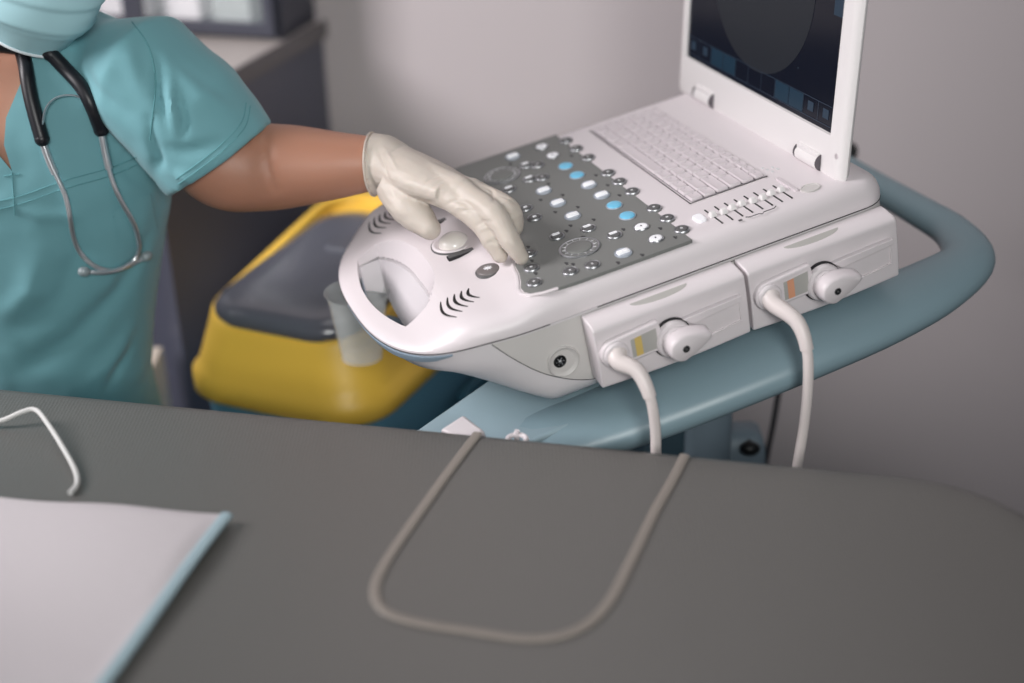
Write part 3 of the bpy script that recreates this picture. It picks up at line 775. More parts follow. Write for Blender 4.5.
# column, base, casters
cc = at_y(703, 430, 1.66)
b = MB(); b.loft([[(cc.x + x, 1.66 + y_, z) for x, y_ in rrect(0, 0, .034, .045, .018, 5)] for z in (.12, .775)]); b.build('column', M['colm'], cart, sharp=40)
b = MB(); b.loft([[(cc.x - .052 + x, 1.66 + y_, z) for x, y_ in rrect(0, 0, .026, .04, .01, 4)] for z in (.12, .765)]); b.build('column_cover', M['cartdark'], cart, sharp=40)
b = MB(); b.loft([[(cc.x + x, 1.66 + y_, z) for x, y_ in rrect(0, 0, hx, hy, .06, 6)] for hx, hy, z in ((.19, .22, .09), (.2, .23, .10), (.17, .2, .135), (.06, .08, .17))]); b.build('base', M['colm'], cart, sharp=50)
for sx in (-1, 1):
    for sy in (-1, 1):
        b = MB(); x, y_ = cc.x + sx * .16, 1.66 + sy * .19
        b.tube([(x - .012, y_, .04), (x + .012, y_, .04)], .038, 24); b.box((x, y_, .075), (.02, .03, .035)); b.build('caster', M['blackrub'], cart, sharp=40)
kp = at_y(747, 438, 1.66)
b = MB(); b.loft([[(kp.x + x * s_, kp.y + y_ * s_ + .01, kp.z + dz) for x, y_ in rrect(-.01, 0, .034, .03, .01, 4)] for s_, dz in ((1.1, -.06), (1.0, -.012), (.85, .004), (.5, .012))]); kb = b.build('knob_bracket', M['colm'], cart, sharp=50)
b = MB(); b.ball((kp.x, kp.y - .026, kp.z - .001), (.014, .010, .010)); b.tube([(kp.x, kp.y - .03, kp.z), (kp.x, kp.y + .01, kp.z)], .006, 10); b.build('knob', M['black'], kb)
# probe hook and ring at the deck front edge
hp = [L2W(.300, -.385, -.146)]
q0 = at_z(443, 432, .795); q1 = at_z(466, 421, .80); q2 = at_z(486, 436, .79)
b = MB(); zz = .80
def hk(px, py, z): return at_z(px, py, z)
b.loft([[hk(440, 436, .775), hk(466, 420, .775), hk(488, 440, .775), hk(470, 450, .775)], [hk(440, 430, .792), hk(463, 415, .798), hk(485, 431, .790), hk(468, 440, .792)]])
b.build('probe_hook', M['plastic'], cart, bevel=.003, bseg=3)
rc = at_z(517, 437, .79)
b = MB(); b.tube([rc + Vector((.010 * math.cos(a), .010 * math.sin(a), -.003)) for a in [2 * math.pi * k / 20 for k in range(21)]], .0028, 10); b.tube([rc + Vector((0, .01, .002)), rc + Vector((0, .01, -.03))], .003, 10); b.build('ring_hook', M['plastic'], cart)
# clear cup holder beside the handle
cu = L2W(.080, -.370, -.098)
b = MB(); T = Matrix.Translation(cu)
b.lathe([(.026, -.06), (.036, .015), (.039, .030), (.041, .031), (.0385, .028), (.034, .014), (.024, -.057)], 32, T=T)
b.build('clear_cup_holder', M['clearcup'], cart, sharp=50)
b = MB(); b.tube([cu + Vector((.03, .02, -.02)), L2W(.10, -.24, -.18)], .008, 10); b.build('holder_arm', M['colm'], cart)
# black plug at the rear of the lid
pk = at_y(852, 148, 2.02)
b = MB(); b.ball((pk.x, pk.y, pk.z - .005), (.009, .014, .013)); b.tube([pk, pk + Vector((-.03, .01, -.04))], .005, 10); b.build('rail_knob', M['black'], cart)
# black cord hanging
b = MB(); b.tube(spline([at_y(781, 370, 1.80), at_y(778, 395, 1.80), at_y(773, 425, 1.79), at_y(766, 460, 1.78), at_y(758, 520, 1.76), at_y(752, 600, 1.74)], 8), .0042, 12)
tag(b.build('power_cord', M['blackrub']), 'black cord hanging down behind the rail near the wall', 'cord')

# =================================================================== COUCH
CZ = .80
couch = thing('examination_couch', 'grey vinyl examination couch across the foreground', 'examination couch', Matrix.Translation((-.1, .95, 0)))
A0 = at_z(0, 382, CZ); A1 = at_z(760, 455, CZ); dd = (A1 - A0); dd.z = 0; dd.normalize(); dn = Vector((dd.y, -dd.x, 0))
if dn.y > 0: dn = -dn
E1 = A1 + dd * .30
def cpt(s, t, z): q = E1 - dd * s + dn * t; return (q.x, q.y, z)
Lc, Wc, rc_ = 1.9, .66, .16
def cring(i, z):
    out = []
    for (cs, ct, a0) in ((rc_, rc_, 180), (Lc - .06, .06, 270), (Lc - .06, Wc - .06, 0), (rc_, Wc - rc_, 90)):
        r = (rc_ if cs == rc_ else .06) - i
        for k in range(11):
            a = R(a0 + 9 * k); out.append(cpt(cs + r * math.cos(a), ct + r * math.sin(a), z))
    return out
b = MB()
b.loft([cring(.012, CZ - .10), cring(.002, CZ - .09), cring(0, CZ - .05), cring(.001, CZ - .022), cring(.006, CZ - .008), cring(.014, CZ - .0015), cring(.024, CZ), cring(.05, CZ)])
b.build('cushion', M['couch'], couch, sharp=60)
lp = [(478, 434), (452, 468), (415, 520), (388, 560), (375, 590), (385, 612), (420, 624), (470, 632), (530, 640), (575, 632), (607, 606), (632, 560), (655, 512), (672, 482), (685, 456)]
b = MB(); q = [at_z(x, y_, CZ) for x, y_ in lp]; q = [Vector((p.x, p.y, CZ + .0012)) for p in q]
b.tube(spline(q, 5), [(.0052, .0014)] * (5 * (len(q) - 1) + 1), 10, up=(0, 0, 1)); b.build('piping', M['piping'], couch)
cm = Vector(cpt(.75, .33, 0))
b = MB(); b.loft([[(cm.x + x, cm.y + y_, z) for x, y_ in rrect(0, 0, .30, .14, .04, 5)] for z in (.64, .71)]); b.box((cm.x, cm.y, .36), (.16, .14, .58)); b.box((cm.x, cm.y, .04), (.7, .34, .08)); b.build('pedestal', M['cartdark'], couch, bevel=.006)
# white pad
b = MB()
C0 = at_z(222, 512, CZ + .012); C1 = at_z(0, 495, CZ + .012); C2 = at_z(88, 690, CZ + .012)
ex_ = (C1 - C0); ey_ = (C2 - C0); NX, NY = 44, 44
def padp(s, t, dz):
    p = C0 + ex_ * (s * 1.7) + ey_ * (t * 1.5); h = .0045 * math.sin(s * 7 + .5) * math.sin(t * 5.2 + .7) + .003 * math.sin(3 * s + 9 * t)
    if s < .02 or t < .02: h *= .4
    jag = .0016 * (math.sin(s * 260)) if t < .001 else 0
    return Vector((p.x, p.y + jag, CZ + .009 + max(-.004, h) + dz))
vs = [padp(i / NX, j / NY, .0) for i in range(NX + 1) for j in range(NY + 1)] + [padp(i / NX, j / NY, -.0045) for i in range(NX + 1) for j in range(NY + 1)]
n1 = (NX + 1) * (NY + 1); fs = []; 
for i in range(NX):
    for j in range(NY):
        a = i * (NY + 1) + j; fs.append((a, a + 1, a + NY + 2, a + NY + 1)); fs.append((n1 + a, n1 + a + NY + 1, n1 + a + NY + 2, n1 + a + 1))
for j in range(NY): a = j; fs.append((a, n1 + a, n1 + a + 1, a + 1)); a = NX * (NY + 1) + j; fs.append((a, a + 1, n1 + a + 1, n1 + a))
for i in range(NX): a = i * (NY + 1); fs.append((a, a + NY + 1, n1 + a + NY + 1, n1 + a)); a += NY; fs.append((a, n1 + a, n1 + a + NY + 1, a + NY + 1))
b.add(vs, fs); PD = b.build('disposable_pad', M['pad'], sharp=60)
tag(PD, 'white disposable pad with a pale blue edge lying on the couch', 'pad')
b = MB(); e = [padp(0, t / 30, -.001) + Vector((.004, 0, 0)) for t in range(31)]
b.tube(e, [(.0062, .0034)] * 31, 10, up=(0, 0, 1)); b.build('blue_edge', M['padblue'], PD)
# elastic loop
q = [at_z(x, y_, CZ + z) for x, y_, z in ((-30, 424, .004), (0, 421, .008), (22, 412, .016), (36, 410, .018), (48, 424, .014), (62, 446, .010), (75, 470, .006), (77, 484, .004), (70, 493, .004))]
b = MB(); b.tube(spline(q, 6), .0027, 10); tag(b.build('elastic_cord', M['cord']), 'thin white elastic cord looped on the couch above the white pad', 'cord')

# =================================================================== PERSON
# joints (world)
SH_L = at_y(143, 74, 1.650); EL = at_y(257, 167, 1.640); SLM = at_y(184, 113, 1.648); SLE = at_y(220, 160, 1.640); WR = Vector((-.1443, 1.6081, .9803))
SH_R = Vector((-.83, 1.70, 1.075))
TCX = -.628
person = thing('person', 'person in teal scrubs, face mask and a latex glove pressing the console keys', 'person', Matrix.Translation((TCX, 1.70, .46)))
def ell(cx, cy, a, bf, bb, z, N=40, tw=0, p=2.3):
    out = []
    for k in range(N):
        t = 2 * math.pi * k / N; c, s = math.cos(t), math.sin(t)
        x = a * math.copysign(abs(c) ** (2 / p), c); y = (bf if s < 0 else bb) * math.copysign(abs(s) ** (2 / p), s)
        out.append((cx + x * math.cos(tw) - y * math.sin(tw), cy + x * math.sin(tw) + y * math.cos(tw), z))
    return out
trunk = [(.50, -.615, .130, .12, .12), (.58, -.615, .128, .12, .12), (.66, -.615, .124, .112, .105), (.74, -.618, .142, .116, .10), (.82, -.622, .168, .125, .10), (.90, -.622, .190, .132, .10),
         (.96, -.624, .202, .134, .10), (1.02, -.626, .206, .122, .10), (1.07, -.628, .208, .104, .095), (1.10, -.628, .203, .090, .088), (1.125, -.628, .178, .076, .080), (1.145, -.628, .135, .066, .072), (1.162, -.628, .088, .058, .066), (1.172, -.626, .060, .052, .060)]
def torso(mb, off):
    mb.loft([ell(cx, 1.705, a - off, bf - off, bb - off, z) for z, cx, a, bf, bb in trunk])
# --- head
HC = Vector((-.550, 1.652, 1.268)); HT = Matrix.Translation(HC) @ Matrix.Rotation(R(60), 4, 'Z') @ Matrix.Rotation(R(18), 4, 'X')   # faces local -Y
def head(mb):
    rings = []
    for z, a, yf, yb in ((-.128, .020, -.062, -.02), (-.122, .038, -.078, .005), (-.105, .050, -.090, .04), (-.08, .060, -.096, .068), (-.05, .068, -.099, .084), (-.015, .073, -.099, .094), (.02, .076, -.098, .099), (.05, .077, -.095, .098), (.08, .070, -.082, .088), (.105, .052, -.058, .066), (.120, .028, -.026, .036), (.125, .006, .0, .01)):
        cy = (yf + yb) / 2; rings.append([(a * math.cos(t), cy + (yb - yf) / 2 * math.sin(t), z) for t in [2 * math.pi * k / 28 for k in range(28)]])
    mb.loft(rings, T=HT)
    mb.loft([[(x * s_, y0 + dy, z) for x, dy in ((-.012, .012), (0, -.004), (.012, .012), (0, .02))] for s_, y0, z in ((.5, -.098, .012), (.8, -.106, -.01), (1.1, -.116, -.03), (1.0, -.104, -.040))], T=HT)  # nose
    for sx in (-1, 1):
        mb.ball((sx * .076, .012, -.008), (.009, .018, .030), 12, 8, T=HT)
    mb.tube([HT @ Vector((-.022, -.097, -.067)), HT @ Vector((0, -.103, -.065)), HT @ Vector((.022, -.097, -.067))], .005, 8)
def hand_arm():
    mb = MB()
    torso(mb, .010)
    mb.tube([(-.626, 1.705, 1.13), (-.615, 1.695, 1.165), (-.590, 1.680, 1.20)], [(.062, .06), (.050, .052), (.050, .054)], 24)
    head(mb)
    # left arm (with bend at the elbow)
    P = spline([SH_L + Vector((-.07, .05, -.01)), SH_L + Vector((0, .01, -.01)), SLM, SLE, EL, EL.lerp(WR, .30), EL.lerp(WR, .65), WR, WR + Vector((.04, -.045, .004))], 6)
    rr0 = [.034, .050, .056, .0570, .0545, .0500, .0400, .0295, .018]
    rads = [r.x for r in spline([(r, 0, 0) for r in rr0], 6)]
    mb.tube(P, rads, 24)
    # right arm, resting in the lap behind the couch
    P = spline([SH_R + Vector((.03, 0, 0)), SH_R, (-.875, 1.68, .94), (-.885, 1.65, .80), (-.82, 1.53, .70), (-.74, 1.48, .66)], 6)
    rads = [r.x for r in spline([(r, 0, 0) for r in (.055, .055, .047, .044, .036, .028)], 6)]
    mb.tube(P, rads, 20)
    me = remesh(mb.mesh(), .0055, 6, .6)
    return me
body = hand_arm()
# elbow crease
ec = at_y(266, 150, 1.42); 
BB = bvh_of(body)
def crease(me, pts, depth, wid):
    NR = [v.normal.copy() for v in me.vertices]
    for v in me.vertices:
        d = min(((v.co - a) - (b_ - a) * max(0, min(1, (v.co - a).dot(b_ - a) / (b_ - a).length_squared))).length for a, b_ in zip(pts, pts[1:]))
        if d < wid * 2.5: v.co -= NR[v.index] * depth * math.exp(-(d / wid) ** 2)
def hit(tree, px, py):
    h = tree.ray_cast(CAMPOS, ray(px, py)); return h[0], h[1]
cp = [hit(BB, x, y_)[0] for x, y_ in ((266, 128), (267, 150), (270, 172), (276, 190))]
cp = [p for p in cp if p]
if len(cp) > 1: crease(body, cp, .0030, .005)
BO = finish('body', body, M['skin'], person, sharp=180)
# eyes, hair
b = MB()
for sx in (-1, 1): b.ball((sx * .031, -.0825, .012), (.013, .010, .007), 14, 10, 0, T=HT); b.ball((sx * .031, -.0912, .012), (.005, .002, .005), 12, 8, 1, T=HT)
b.build('eyes', [M['eye'], M['iris']], person)
b = MB()
rings = []
for z, a, yf, yb in ((-.06, .058, .055, .094), (-.03, .078, .045, .104), (.01, .084, .028, .110), (.045, .086, -.060, .110), (.075, .082, -.090, .102), (.105, .064, -.072, .080), (.126, .036, -.036, .046), (.134, .006, 0, .01)):
    cy = (yf + yb) / 2; rings.append([(a * math.cos(t), cy + (yb - yf) / 2 * math.sin(t), z) for t in [2 * math.pi * k / 28 for k in range(28)]])
b.loft(rings, T=HT); b.ball((0, .125, .02), (.04, .035, .04), T=HT)
finish('hair', remesh(b.mesh(), .004, 4), M['hair'], person, sharp=180)

# --- scrub top
mb = MB(); torso(mb, 0)
sl = SLE
mb.tube([SH_L + Vector((-.085, .060, .004)), SH_L + Vector((0, .006, -.002)), SLM, sl], [(.050, .045), (.082, .076), (.082, .078), (.0785, .0785)], 28)
mb.tube([SH_R + Vector((.05, .01, .005)), SH_R, Vector((-.862, 1.69, .97)), Vector((-.875, 1.68, .92))], [(.07, .066), (.072, .068), (.068, .066), (.067, .065)], 28)
top = remesh(mb.mesh(), .0045, 8, .6)
# cloth folds
def fold(me, pts, depth, wid):
    pts = [p for p in pts if p]
    if len(pts) < 2: return
    n = len(pts) - 1
    NR = [tuple(v.normal) for v in me.vertices]
    lo = [min(p[k] for p in pts) - wid * 3 for k in range(3)]; hi = [max(p[k] for p in pts) + wid * 3 for k in range(3)]
    for v in me.vertices:
        c = v.co
        if c.x < lo[0] or c.x > hi[0] or c.y < lo[1] or c.y > hi[1] or c.z < lo[2] or c.z > hi[2]: continue
        best = 9; bt = 0
        for i, (a, b_) in enumerate(zip(pts, pts[1:])):
            t = max(0, min(1, (v.co - a).dot(b_ - a) / (b_ - a).length_squared)); d = (v.co - a - (b_ - a) * t).length
            if d < best: best = d; bt = (i + t) / n
        if best < wid * 3:
            v.co += Vector(NR[v.index]) * depth * math.exp(-(best / wid) ** 2) * math.sin(math.pi * min(1, max(.12, bt * .88 + .06)))
TT = bvh_of(top)
def surf(pts): return [hit(TT, x, y_)[0] for x, y_ in pts]
F_ = [([(158, 60), (160, 95), (168, 130)], -.0045, .006), ([(168, 70), (172, 105), (176, 128)], .004, .006), ([(150, 120), (158, 160), (164, 200)], -.005, .007),
      ([(80, 60), (100, 95), (135, 120)], -.003, .010), ([(60, 210), (80, 255), (60, 300), (20, 330)], -.004, .016), ([(150, 230), (120, 290), (70, 340), (20, 372)], -.005, .014),
      ([(160, 280), (130, 330), (90, 385)], .005, .012), ([(158, 320), (130, 350), (105, 392)], -.004, .007), ([(40, 250), (30, 290), (0, 320)], .004, .014),
      ([(165, 60), (200, 95), (235, 112)], .003, .010), ([(170, 150), (195, 150), (225, 140)], -.0035, .008), ([(172, 175), (195, 178), (215, 170)], .0035, .008),
      ([(95, 20), (130, 60), (145, 100)], .003, .010), ([(110, 150), (130, 175), (150, 190)], -.002, .008), ([(5, 200), (40, 215), (80, 215)], .003, .008), ([(178, 95), (185, 120), (182, 140)], -.004, .005)]
F_ = [(surf(a), d, w) for a, d, w in F_]
for a, d, w in F_: fold(top, a, d * 1.5, w)
NR = [v.normal.copy() for v in top.vertices]
for v in top.vertices:
    v.co += NR[v.index] * (.0022 * noise.noise(v.co * 14) + .0010 * noise.noise(v.co * 38))
# v-neck cut
vn = [(-90, -40), (-60, 60), (-30, 120), (12, 171), (4, 145), (6, 118), (22, 80), (32, 40), (30, -40)]
r0 = [at_y(x, y_, 1.46) for x, y_ in vn]; r1 = [at_y(x, y_, 1.655) for x, y_ in vn]
top = boolean(top, MB().loft([r0, r1]).mesh())
# hollow sleeve end
dirv = (SLE - SLM).normalized()
top = boolean(top, MB().tube([sl - dirv * .035, sl + dirv * .10], [(.066, .066), (.072, .072)], 28).mesh())
TOPO = finish('scrub_top', top, M['scrub'], person, sharp=60)
TT = bvh_of(top_me) if False else None
me_w = TOPO.data.copy(); me_w.transform(PW[TOPO]); TT = bvh_of(me_w)
def on_top(pts, off=.0012, n=6):
    sm = spline([(x, y_, 0) for x, y_ in pts], n); out = []
    for p in sm:
        h, nn = hit(TT, p.x, p.y)
        if h is None or (out and (h - out[-1]).length > .06): continue
        if nn.dot(ray(p.x, p.y)) > 0: nn = -nn
        out.append(h + nn * off)
    return out
def seamtube(name, lists, r=.0010, m='stitch', parent=TOPO):
    b = MB()
    for l in lists:
        q = on_top(l, .0004)
        if len(q) > 2: b.tube(q, [(r, r * .6)] * len(q), 6)
    return b.build(name, M[m], parent)
seamtube('yoke_seam', [[(-20, 213), (20, 204), (60, 190), (110, 176), (138, 164)], [(-20, 205), (20, 196), (60, 182), (110, 168), (136, 157)]])
seamtube('sleeve_seam', [[(132, 22), (148, 45), (155, 75), (154, 105), (150, 140)]])
seamtube('hem_stitching', [[(250, 106), (245, 127), (225, 149), (198, 170), (178, 184)], [(246, 103), (241, 123), (221, 145), (194, 166), (176, 179)]], .0008)
seamtube('placket_seam', [[(12, 172), (14, 200), (15, 215)], [(4, 176), (20, 174)]])
# chest pocket : patch lying on the chest
def patch(name, quad, nx, ny, off, m, parent):
    a, b_, c, d = quad; vs = []; ok = True
    for i in range(nx + 1):
        for j in range(ny + 1):
            s, t = i / nx, j / ny
            px = (a[0] * (1 - s) + b_[0] * s) * (1 - t) + (d[0] * (1 - s) + c[0] * s) * t; py = (a[1] * (1 - s) + b_[1] * s) * (1 - t) + (d[1] * (1 - s) + c[1] * s) * t
            h, nn = hit(TT, px, py)
            if h is None: return None
            if nn.dot(ray(px, py)) > 0: nn = -nn
            vs.append(h + nn * off)
    N_ = len(vs); lo = [v - ray(100, 200) * -.004 for v in vs]; vs = vs + lo
    fs = []
    for i in range(nx):
        for j in range(ny): k = i * (ny + 1) + j; fs.append((k, k + 1, k + ny + 2, k + ny + 1)); fs.append((N_ + k, N_ + k + ny + 1, N_ + k + ny + 2, N_ + k + 1))
    for i in range(nx): k = i * (ny + 1); fs.append((k, k + ny + 1, N_ + k + ny + 1, N_ + k)); k += ny; fs.append((k, N_ + k, N_ + k + ny + 1, k + ny + 1))
    for j in range(ny): k = j; fs.append((k, N_ + k, N_ + k + 1, k + 1)); k = nx * (ny + 1) + j; fs.append((k, k + 1, N_ + k + 1, N_ + k))
    mb_ = MB(); mb_.add(vs, fs); return mb_.build(name, M[m], parent, sharp=50)
patch('pocket', ((112, 211), (150, 192), (157, 228), (120, 242)), 14, 10, .0022, 'scrub', TOPO)
seamtube('pocket_seam', [[(113, 217), (132, 208), (151, 198)]], .0009)
# collar band along the neckline
seamtube('neck_band', [[(12, 171), (4.5, 148), (5.5, 120), (15, 95), (23, 78)]], .0022, 'scrub')

# --- trousers (hidden behind the couch) and stool
b = MB()
for sx, kx in ((-.075, -.74), (.085, -.50)):
    b.tube(spline([(-.615 + sx, 1.70, .50), (-.615 + sx * 1.3, 1.56, .53), (kx, 1.40, .50), (kx, 1.385, .44), (kx, 1.40, .25), (kx, 1.43, .06)], 5), [r.x for r in spline([(r, 0, 0) for r in (.09, .085, .068, .062, .052, .045)], 5)], 18)
b.loft([ell(-.615, 1.70, .135, .12, .12, .455), ell(-.615, 1.70, .135, .125, .12, .52), ell(-.615, 1.70, .126, .118, .115, .58)])
finish('trousers', remesh(b.mesh(), .007, 4), M['scrub'], person, sharp=180)
b = MB()
for kx in (-.74, -.50):
    b.loft([[(kx + x, 1.385 + y_, z) for x, y_ in rrect(0, 0, hx, hy, min(.035, hx - .003), 6)] for hx, hy, z in ((.045, .12, .002), (.048, .125, .03), (.04, .09, .06), (.035, .04, .085))])
b.build('clogs', M['boxw'], person, sharp=50)
st = thing('stool', 'round dark stool under the seated person', 'stool', Matrix.Translation((-.615, 1.70, 0)))
b = MB(); b.lathe([(.15, .395), (.175, .405), (.178, .435), (.16, .452), (.02, .454)], 32, T=Matrix.Translation((-.615, 1.70, 0))); b.build('seat', M['blackrub'], st, sharp=50)
b = MB(); b.lathe([(.025, .05), (.025, .396)], 20, T=Matrix.Translation((-.615, 1.70, 0))); b.build('post', M['chrome'], st)
b = MB(); b.lathe([(.2, .0), (.2, .02), (.05, .05), (.02, .052)], 32, T=Matrix.Translation((-.615, 1.70, 0))); b.build('base', M['chrome'], st, sharp=50)

# --- face mask : shell in front of the lower face
b = MB(); vs = []; NXm, NZm = 36, 30
for i in range(NXm + 1):
    th0 = -1 + 2 * i / NXm
    for j in range(NZm + 1):
        t = j / NZm; th = th0 * (.86 + .70 * sstep(.22, .60, t)); z = .014 - .150 * t
        zz_ = z + (-.012 if False else 0) + .018 * (abs(th) / 1.38) ** 2 * (t - .4) * 1.6
        rx = .083 - .010 * t; ry = .112 + .018 * math.sin(math.pi * min(1, t * 1.1 + .1)) * math.cos(th) - .028 * max(0, t - .75) / .25
        rx -= .020 * max(0, t - .7) / .3
        ph = (t * 4.2) % 1.0; pleat = (.0045 * ph if .1 < t < .8 else 0) * max(0, math.cos(th * .9)) + .0030 * noise.noise(Vector((th * 1.6, t * 5, 3)))
        vs.append((( rx + pleat) * math.sin(th), -(ry + pleat) * math.cos(th) + .006, zz_))
fs = [(i * (NZm + 1) + j, i * (NZm + 1) + j + 1, (i + 1) * (NZm + 1) + j + 1, (i + 1) * (NZm + 1) + j) for i in range(NXm) for j in range(NZm)]
b.add([HT @ Vector(p) for p in vs], fs)
mk = b.build('face_mask', M['mask'], person, sharp=180)
so_ = mk.modifiers.new('t', 'SOLIDIFY'); so_.thickness = .002; ss_ = mk.modifiers.new('s', 'SUBSURF'); ss_.levels = 1; ss_.render_levels = 1
def mv(i, j): return HT @ Vector(vs[i * (NZm + 1) + j])
b = MB()
b.tube([mv(0, j) for j in range(NZm + 1)], .0022, 8); b.tube([mv(NXm, j) for j in range(NZm + 1)], .0022, 8)
b.tube([mv(i, 0) for i in range(NXm + 1)], .0022, 8); b.tube([mv(i, NZm) for i in range(NXm + 1)], .0022, 8)
b.build('mask_edge', M['maskedge'], mk)
b = MB()
for sx, ii in ((-1, 0), (1, NXm)):
    ear = HT @ Vector((sx * .080, .035, -.005))
    b.tube(spline([mv(ii, 1), HT @ Vector((sx * .083, .02, .018)), ear + Vector((0, 0, .0)), HT @ Vector((sx * .080, .02, -.035)), mv(ii, NZm - 1)], 5), .0016, 8)
b.build('ear_loop', M['cord'], mk)

# --- glove (left hand)
def V(*a): return Vector(a)
HN = LM.to_3x3() @ Vector((0, 0, 1))
def hl(px, py, n):
    r = ray(px, py); nn = LM.to_3x3() @ Vector((0, 0, 1)); p0 = L2W(0, 0, n); return CAMPOS + r * ((p0 - CAMPOS).dot(nn) / r.dot(nn))
fing = {
    'index': ([hl(447, 195, .066), hl(478, 218, .047), hl(492, 240, .027), hl(500, 255, .011)], [.0155, .0140, .0118, .0092]),
    'middle': ([hl(461, 191, .068), hl(494, 215, .053), hl(511, 242, .030), hl(521, 257, .012)], [.0150, .0135, .0112, .0088]),
    'ring': ([hl(471, 191, .060), hl(506, 209, .050), hl(513, 225, .030), hl(510, 235, .017)], [.0145, .0140, .0120, .0100]),
    'little': ([hl(478, 193, .050), hl(500, 206, .040), hl(503, 215, .026), hl(499, 224, .017)], [.013, .0120, .0104, .0090])}
g = MB()
for nm, (J, rd) in fing.items():
    P = spline(J, 5); rad = [r.x for r in spline([(r, 0, 0) for r in rd], 5)]
    # knuckle bulges
    for k in range(len(P)):
        t = k / 5.0; rad[k] *= 1 + .06 * math.exp(-((t - 1) / .25) ** 2) + .05 * math.exp(-((t - 2) / .25) ** 2)
    g.tube(P, rad, 16); g.ball(J[-1], rd[-1] * 1.02); g.ball(J[0], rd[0] * 1.08)
    base = WR + (J[0] - WR) * .18
    mr = 1 if nm in ('index', 'middle') else .8
    g.tube([base, WR.lerp(J[0], .6), J[0]], [.0230 * mr, .0205 * mr, .0168 * mr], 16)
# palm filler
mid = (fing['index'][0][0] + fing['ring'][0][0]) / 2
ax_ = (mid - WR).normalized(); sd = (fing['little'][0][0] - fing['index'][0][0]); sd = (sd - ax_ * sd.dot(ax_)).normalized()
upv = sd.cross(ax_)
if upv.z < 0: upv = -upv
g.tube([WR - ax_ * .012, WR + ax_ * .02, WR + ax_ * .05, WR + ax_ * .085, mid - ax_ * .003], [(.0320, .0290), (.034, .0280), (.038, .0260), (.040, .0220), (.034, .0160)], 24, up=tuple(upv))
# thumb
TJ = [hl(398, 186, .062), hl(409, 207, .047), hl(421, 220, .036), hl(430, 229, .029)]
P = spline(TJ, 6); rad = [r.x for r in spline([(r, 0, 0) for r in (.0270, .0225, .0180, .0130)], 6)]
g.tube(P, rad, 16); g.ball(TJ[-1], .0130); g.ball(TJ[1], .0225)
g.tube([WR + ax_ * .03, TJ[1]], [.020, .0150], 14)
# web between thumb and index
g.tube([TJ[1].lerp(TJ[0], .6), WR.lerp(fing['index'][0][0], .55)], [.013, .015], 14)
# cuff
cdir = (WR - EL.lerp(WR, .65)).normalized()
cu0 = WR - cdir * .016
g.tube([cu0 + cdir * .0, WR, WR + ax_ * .015], [(.0375, .0375), (.0345, .0345), (.0320, .030)], 28)
gl = remesh(g.mesh(), .0017, 5, .55)
GB = bvh_of(gl)
def gs(pts): return [hit(GB, x, y_)[0] for x, y_ in pts]
# glove wrinkles: stretched creases
WK = [([(392, 152), (405, 146), (425, 148), (445, 156)], -.0012, .0022), ([(390, 160), (410, 152), (440, 160)], .0010, .0022), ([(400, 140), (418, 144), (436, 152)], -.0009, .0018),
      ([(424, 186), (430, 179), (440, 176)], -.0007, .0018), ([(428, 192), (436, 184), (446, 180)], -.0007, .0018), ([(446, 205), (456, 200), (468, 204)], -.0012, .0018), ([(450, 212), (460, 207), (472, 210)], .0009, .0016),
      ([(456, 216), (466, 210), (478, 211)], -.0010, .0016), ([(476, 226), (484, 221), (492, 222)], -.0010, .0016), ([(478, 232), (486, 228), (494, 229)], .0008, .0014), ([(484, 246), (490, 242), (497, 244)], -.0008, .0014),
      ([(455, 178), (470, 176), (484, 183)], -.0009, .0018), ([(484, 186), (492, 190), (494, 202)], -.0012, .0020), ([(500, 196), (508, 198), (516, 204)], -.0008, .0014), ([(378, 150), (384, 165), (392, 182)], -.0010, .0020), ([(384, 148), (392, 160), (398, 172)], .0009, .0018)]
WK = [(gs(a), d, w) for a, d, w in WK]
for a, d, w in WK: fold(gl, a, d * 1.5, w)
NR = [v.normal.copy() for v in gl.vertices]
for v in gl.vertices: v.co += NR[v.index] * .0006 * noise.noise(Vector((v.co.x * 60, v.co.y * 60, v.co.z * 140)))
GL = finish('glove', gl, M['glove'], person, sharp=180)
b = MB(); rgp = []
u1 = cdir.orthogonal().normalized(); u2 = cdir.cross(u1)
b.tube([cu0 + u1 * .0375 * math.cos(a) + u2 * .0375 * math.sin(a) for a in [2 * math.pi * k / 40 for k in range(41)]], .0014, 8)
b.build('cuff_bead', M['glove'], GL)

# =================================================================== STETHOSCOPE
steth = thing('stethoscope', 'black and chrome stethoscope hanging round the neck over the scrubs', 'stethoscope', Matrix.Translation((-.6, 1.57, .95)))
def draped(pts, off, n=6):
    sm = spline([(x, y_, 0) for x, y_ in pts], n); out = []; last = None
    me_b = BB2
    for p in sm:
        h, nn = hit(TT, p.x, p.y); h2, n2 = hit(me_b, p.x, p.y)
        c = [q for q in (h, h2) if q is not None]
        if not c: continue
        q = min(c, key=lambda z: (z - CAMPOS).length)
        q = q - ray(p.x, p.y) * off
        out.append(q)
    # smooth depth
    for _ in range(6):
        out = [out[0]] + [(out[i - 1] + out[i] * 2 + out[i + 1]) / 4 for i in range(1, len(out) - 1)] + [out[-1]]
    return out
mw_ = BO.data.copy(); mw_.transform(PW[BO]); BB2 = bvh_of(mw_)
A_t = draped([(20, 48), (25, 62), (29, 90), (36, 118), (42, 139)], .009)
B_t = draped([(48, 50), (62, 66), (80, 84), (92, 106), (101, 130)], .009)
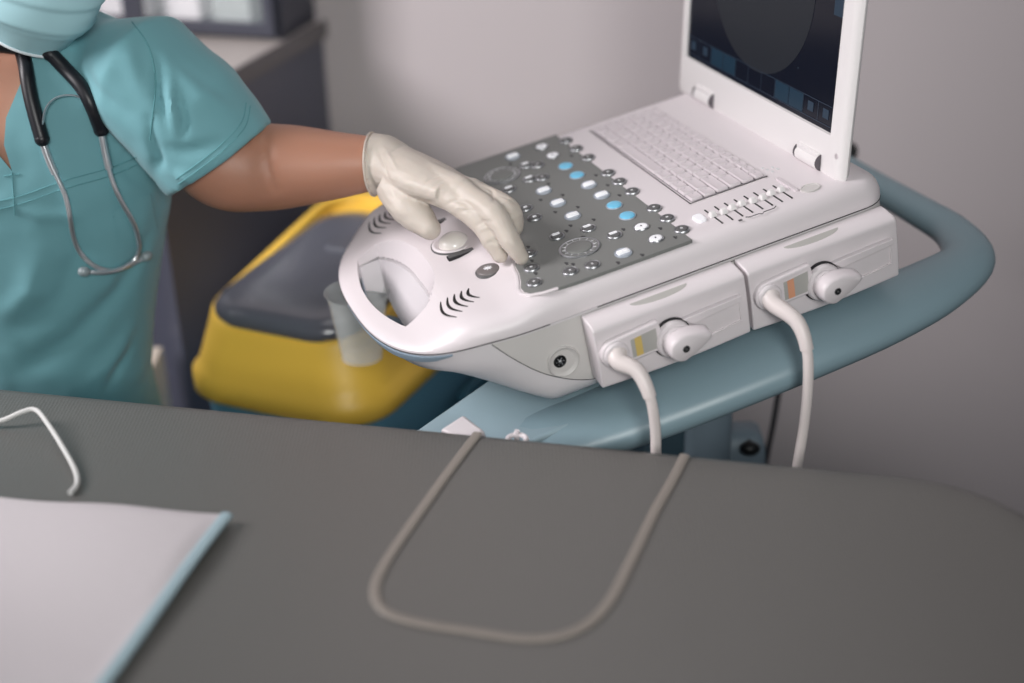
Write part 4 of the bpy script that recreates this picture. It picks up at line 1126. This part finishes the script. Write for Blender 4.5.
# round the neck, from strand A to strand B, behind the neck
nk = [(-.70, 1.66, 1.155), (-.715, 1.71, 1.165), (-.69, 1.765, 1.17), (-.625, 1.785, 1.175), (-.56, 1.765, 1.17), (-.535, 1.71, 1.165)]
b = MB()
b.tube(A_t, .0085, 14); b.ball(A_t[-1], .0088)
b.tube(spline([nk[5], (-.540, 1.655, 1.155)] + [tuple(B_t[0])] + [tuple(p) for p in B_t[3::5]] + [tuple(B_t[-1])], 5), .0085, 14); b.ball(B_t[-1], .0088)
b.tube(spline([tuple(A_t[0]), (-.640, 1.60, 1.150)] + nk, 6), .0085, 14)
b.build('tubing', M['blackrub'], steth, sharp=60)
Am = draped([(41, 138), (44, 146), (50.5, 164), (60, 183), (66, 198), (70, 217), (73, 236), (80, 253), (94, 266), (110, 271), (124, 268), (134, 263), (143, 258)], .006)
Bm = draped([(101, 130), (104, 146), (108, 165), (114, 186), (123, 205), (134, 224), (139, 243), (138, 254), (131, 263), (118, 270), (102, 273), (88, 272)], .010)
b = MB(); b.tube(Am, .0030, 12); b.build('ear_tube', M['chrome'], steth, sharp=60)
b = MB(); b.tube(Bm, .0030, 12); b.build('ear_tube', M['chrome'], steth, sharp=60)
b = MB(); b.tube(Am[2:16], .0046, 12); b.build('connector_sleeve', M['chrome'], steth, sharp=50)
b = MB(); b.tube(Bm[2:14], .0046, 12); b.build('connector_sleeve', M['chrome'], steth, sharp=50)
sp2 = draped([(42, 138), (43, 122), (46, 108), (55, 98), (68, 95), (80, 97), (89, 107), (93, 122), (98, 132)], .012)
b = MB(); b.tube(sp2, [(.0012, .0035)] * len(sp2), 8, up=(0, -1, .2)); b.build('leaf_spring', M['chrome'], steth, sharp=60)
for e, d in ((Am[-1], Am[-1] - Am[-6]), (Bm[-1], Bm[-1] - Bm[-6])):
    d = d.normalized(); b = MB(); b.tube([e - d * .003, e + d * .002, e + d * .008, e + d * .012], [.0030, .0062, .0060, .0030], 14); b.build('ear_tip', M['clear'], steth, sharp=60)
bpy.context.view_layer.update()
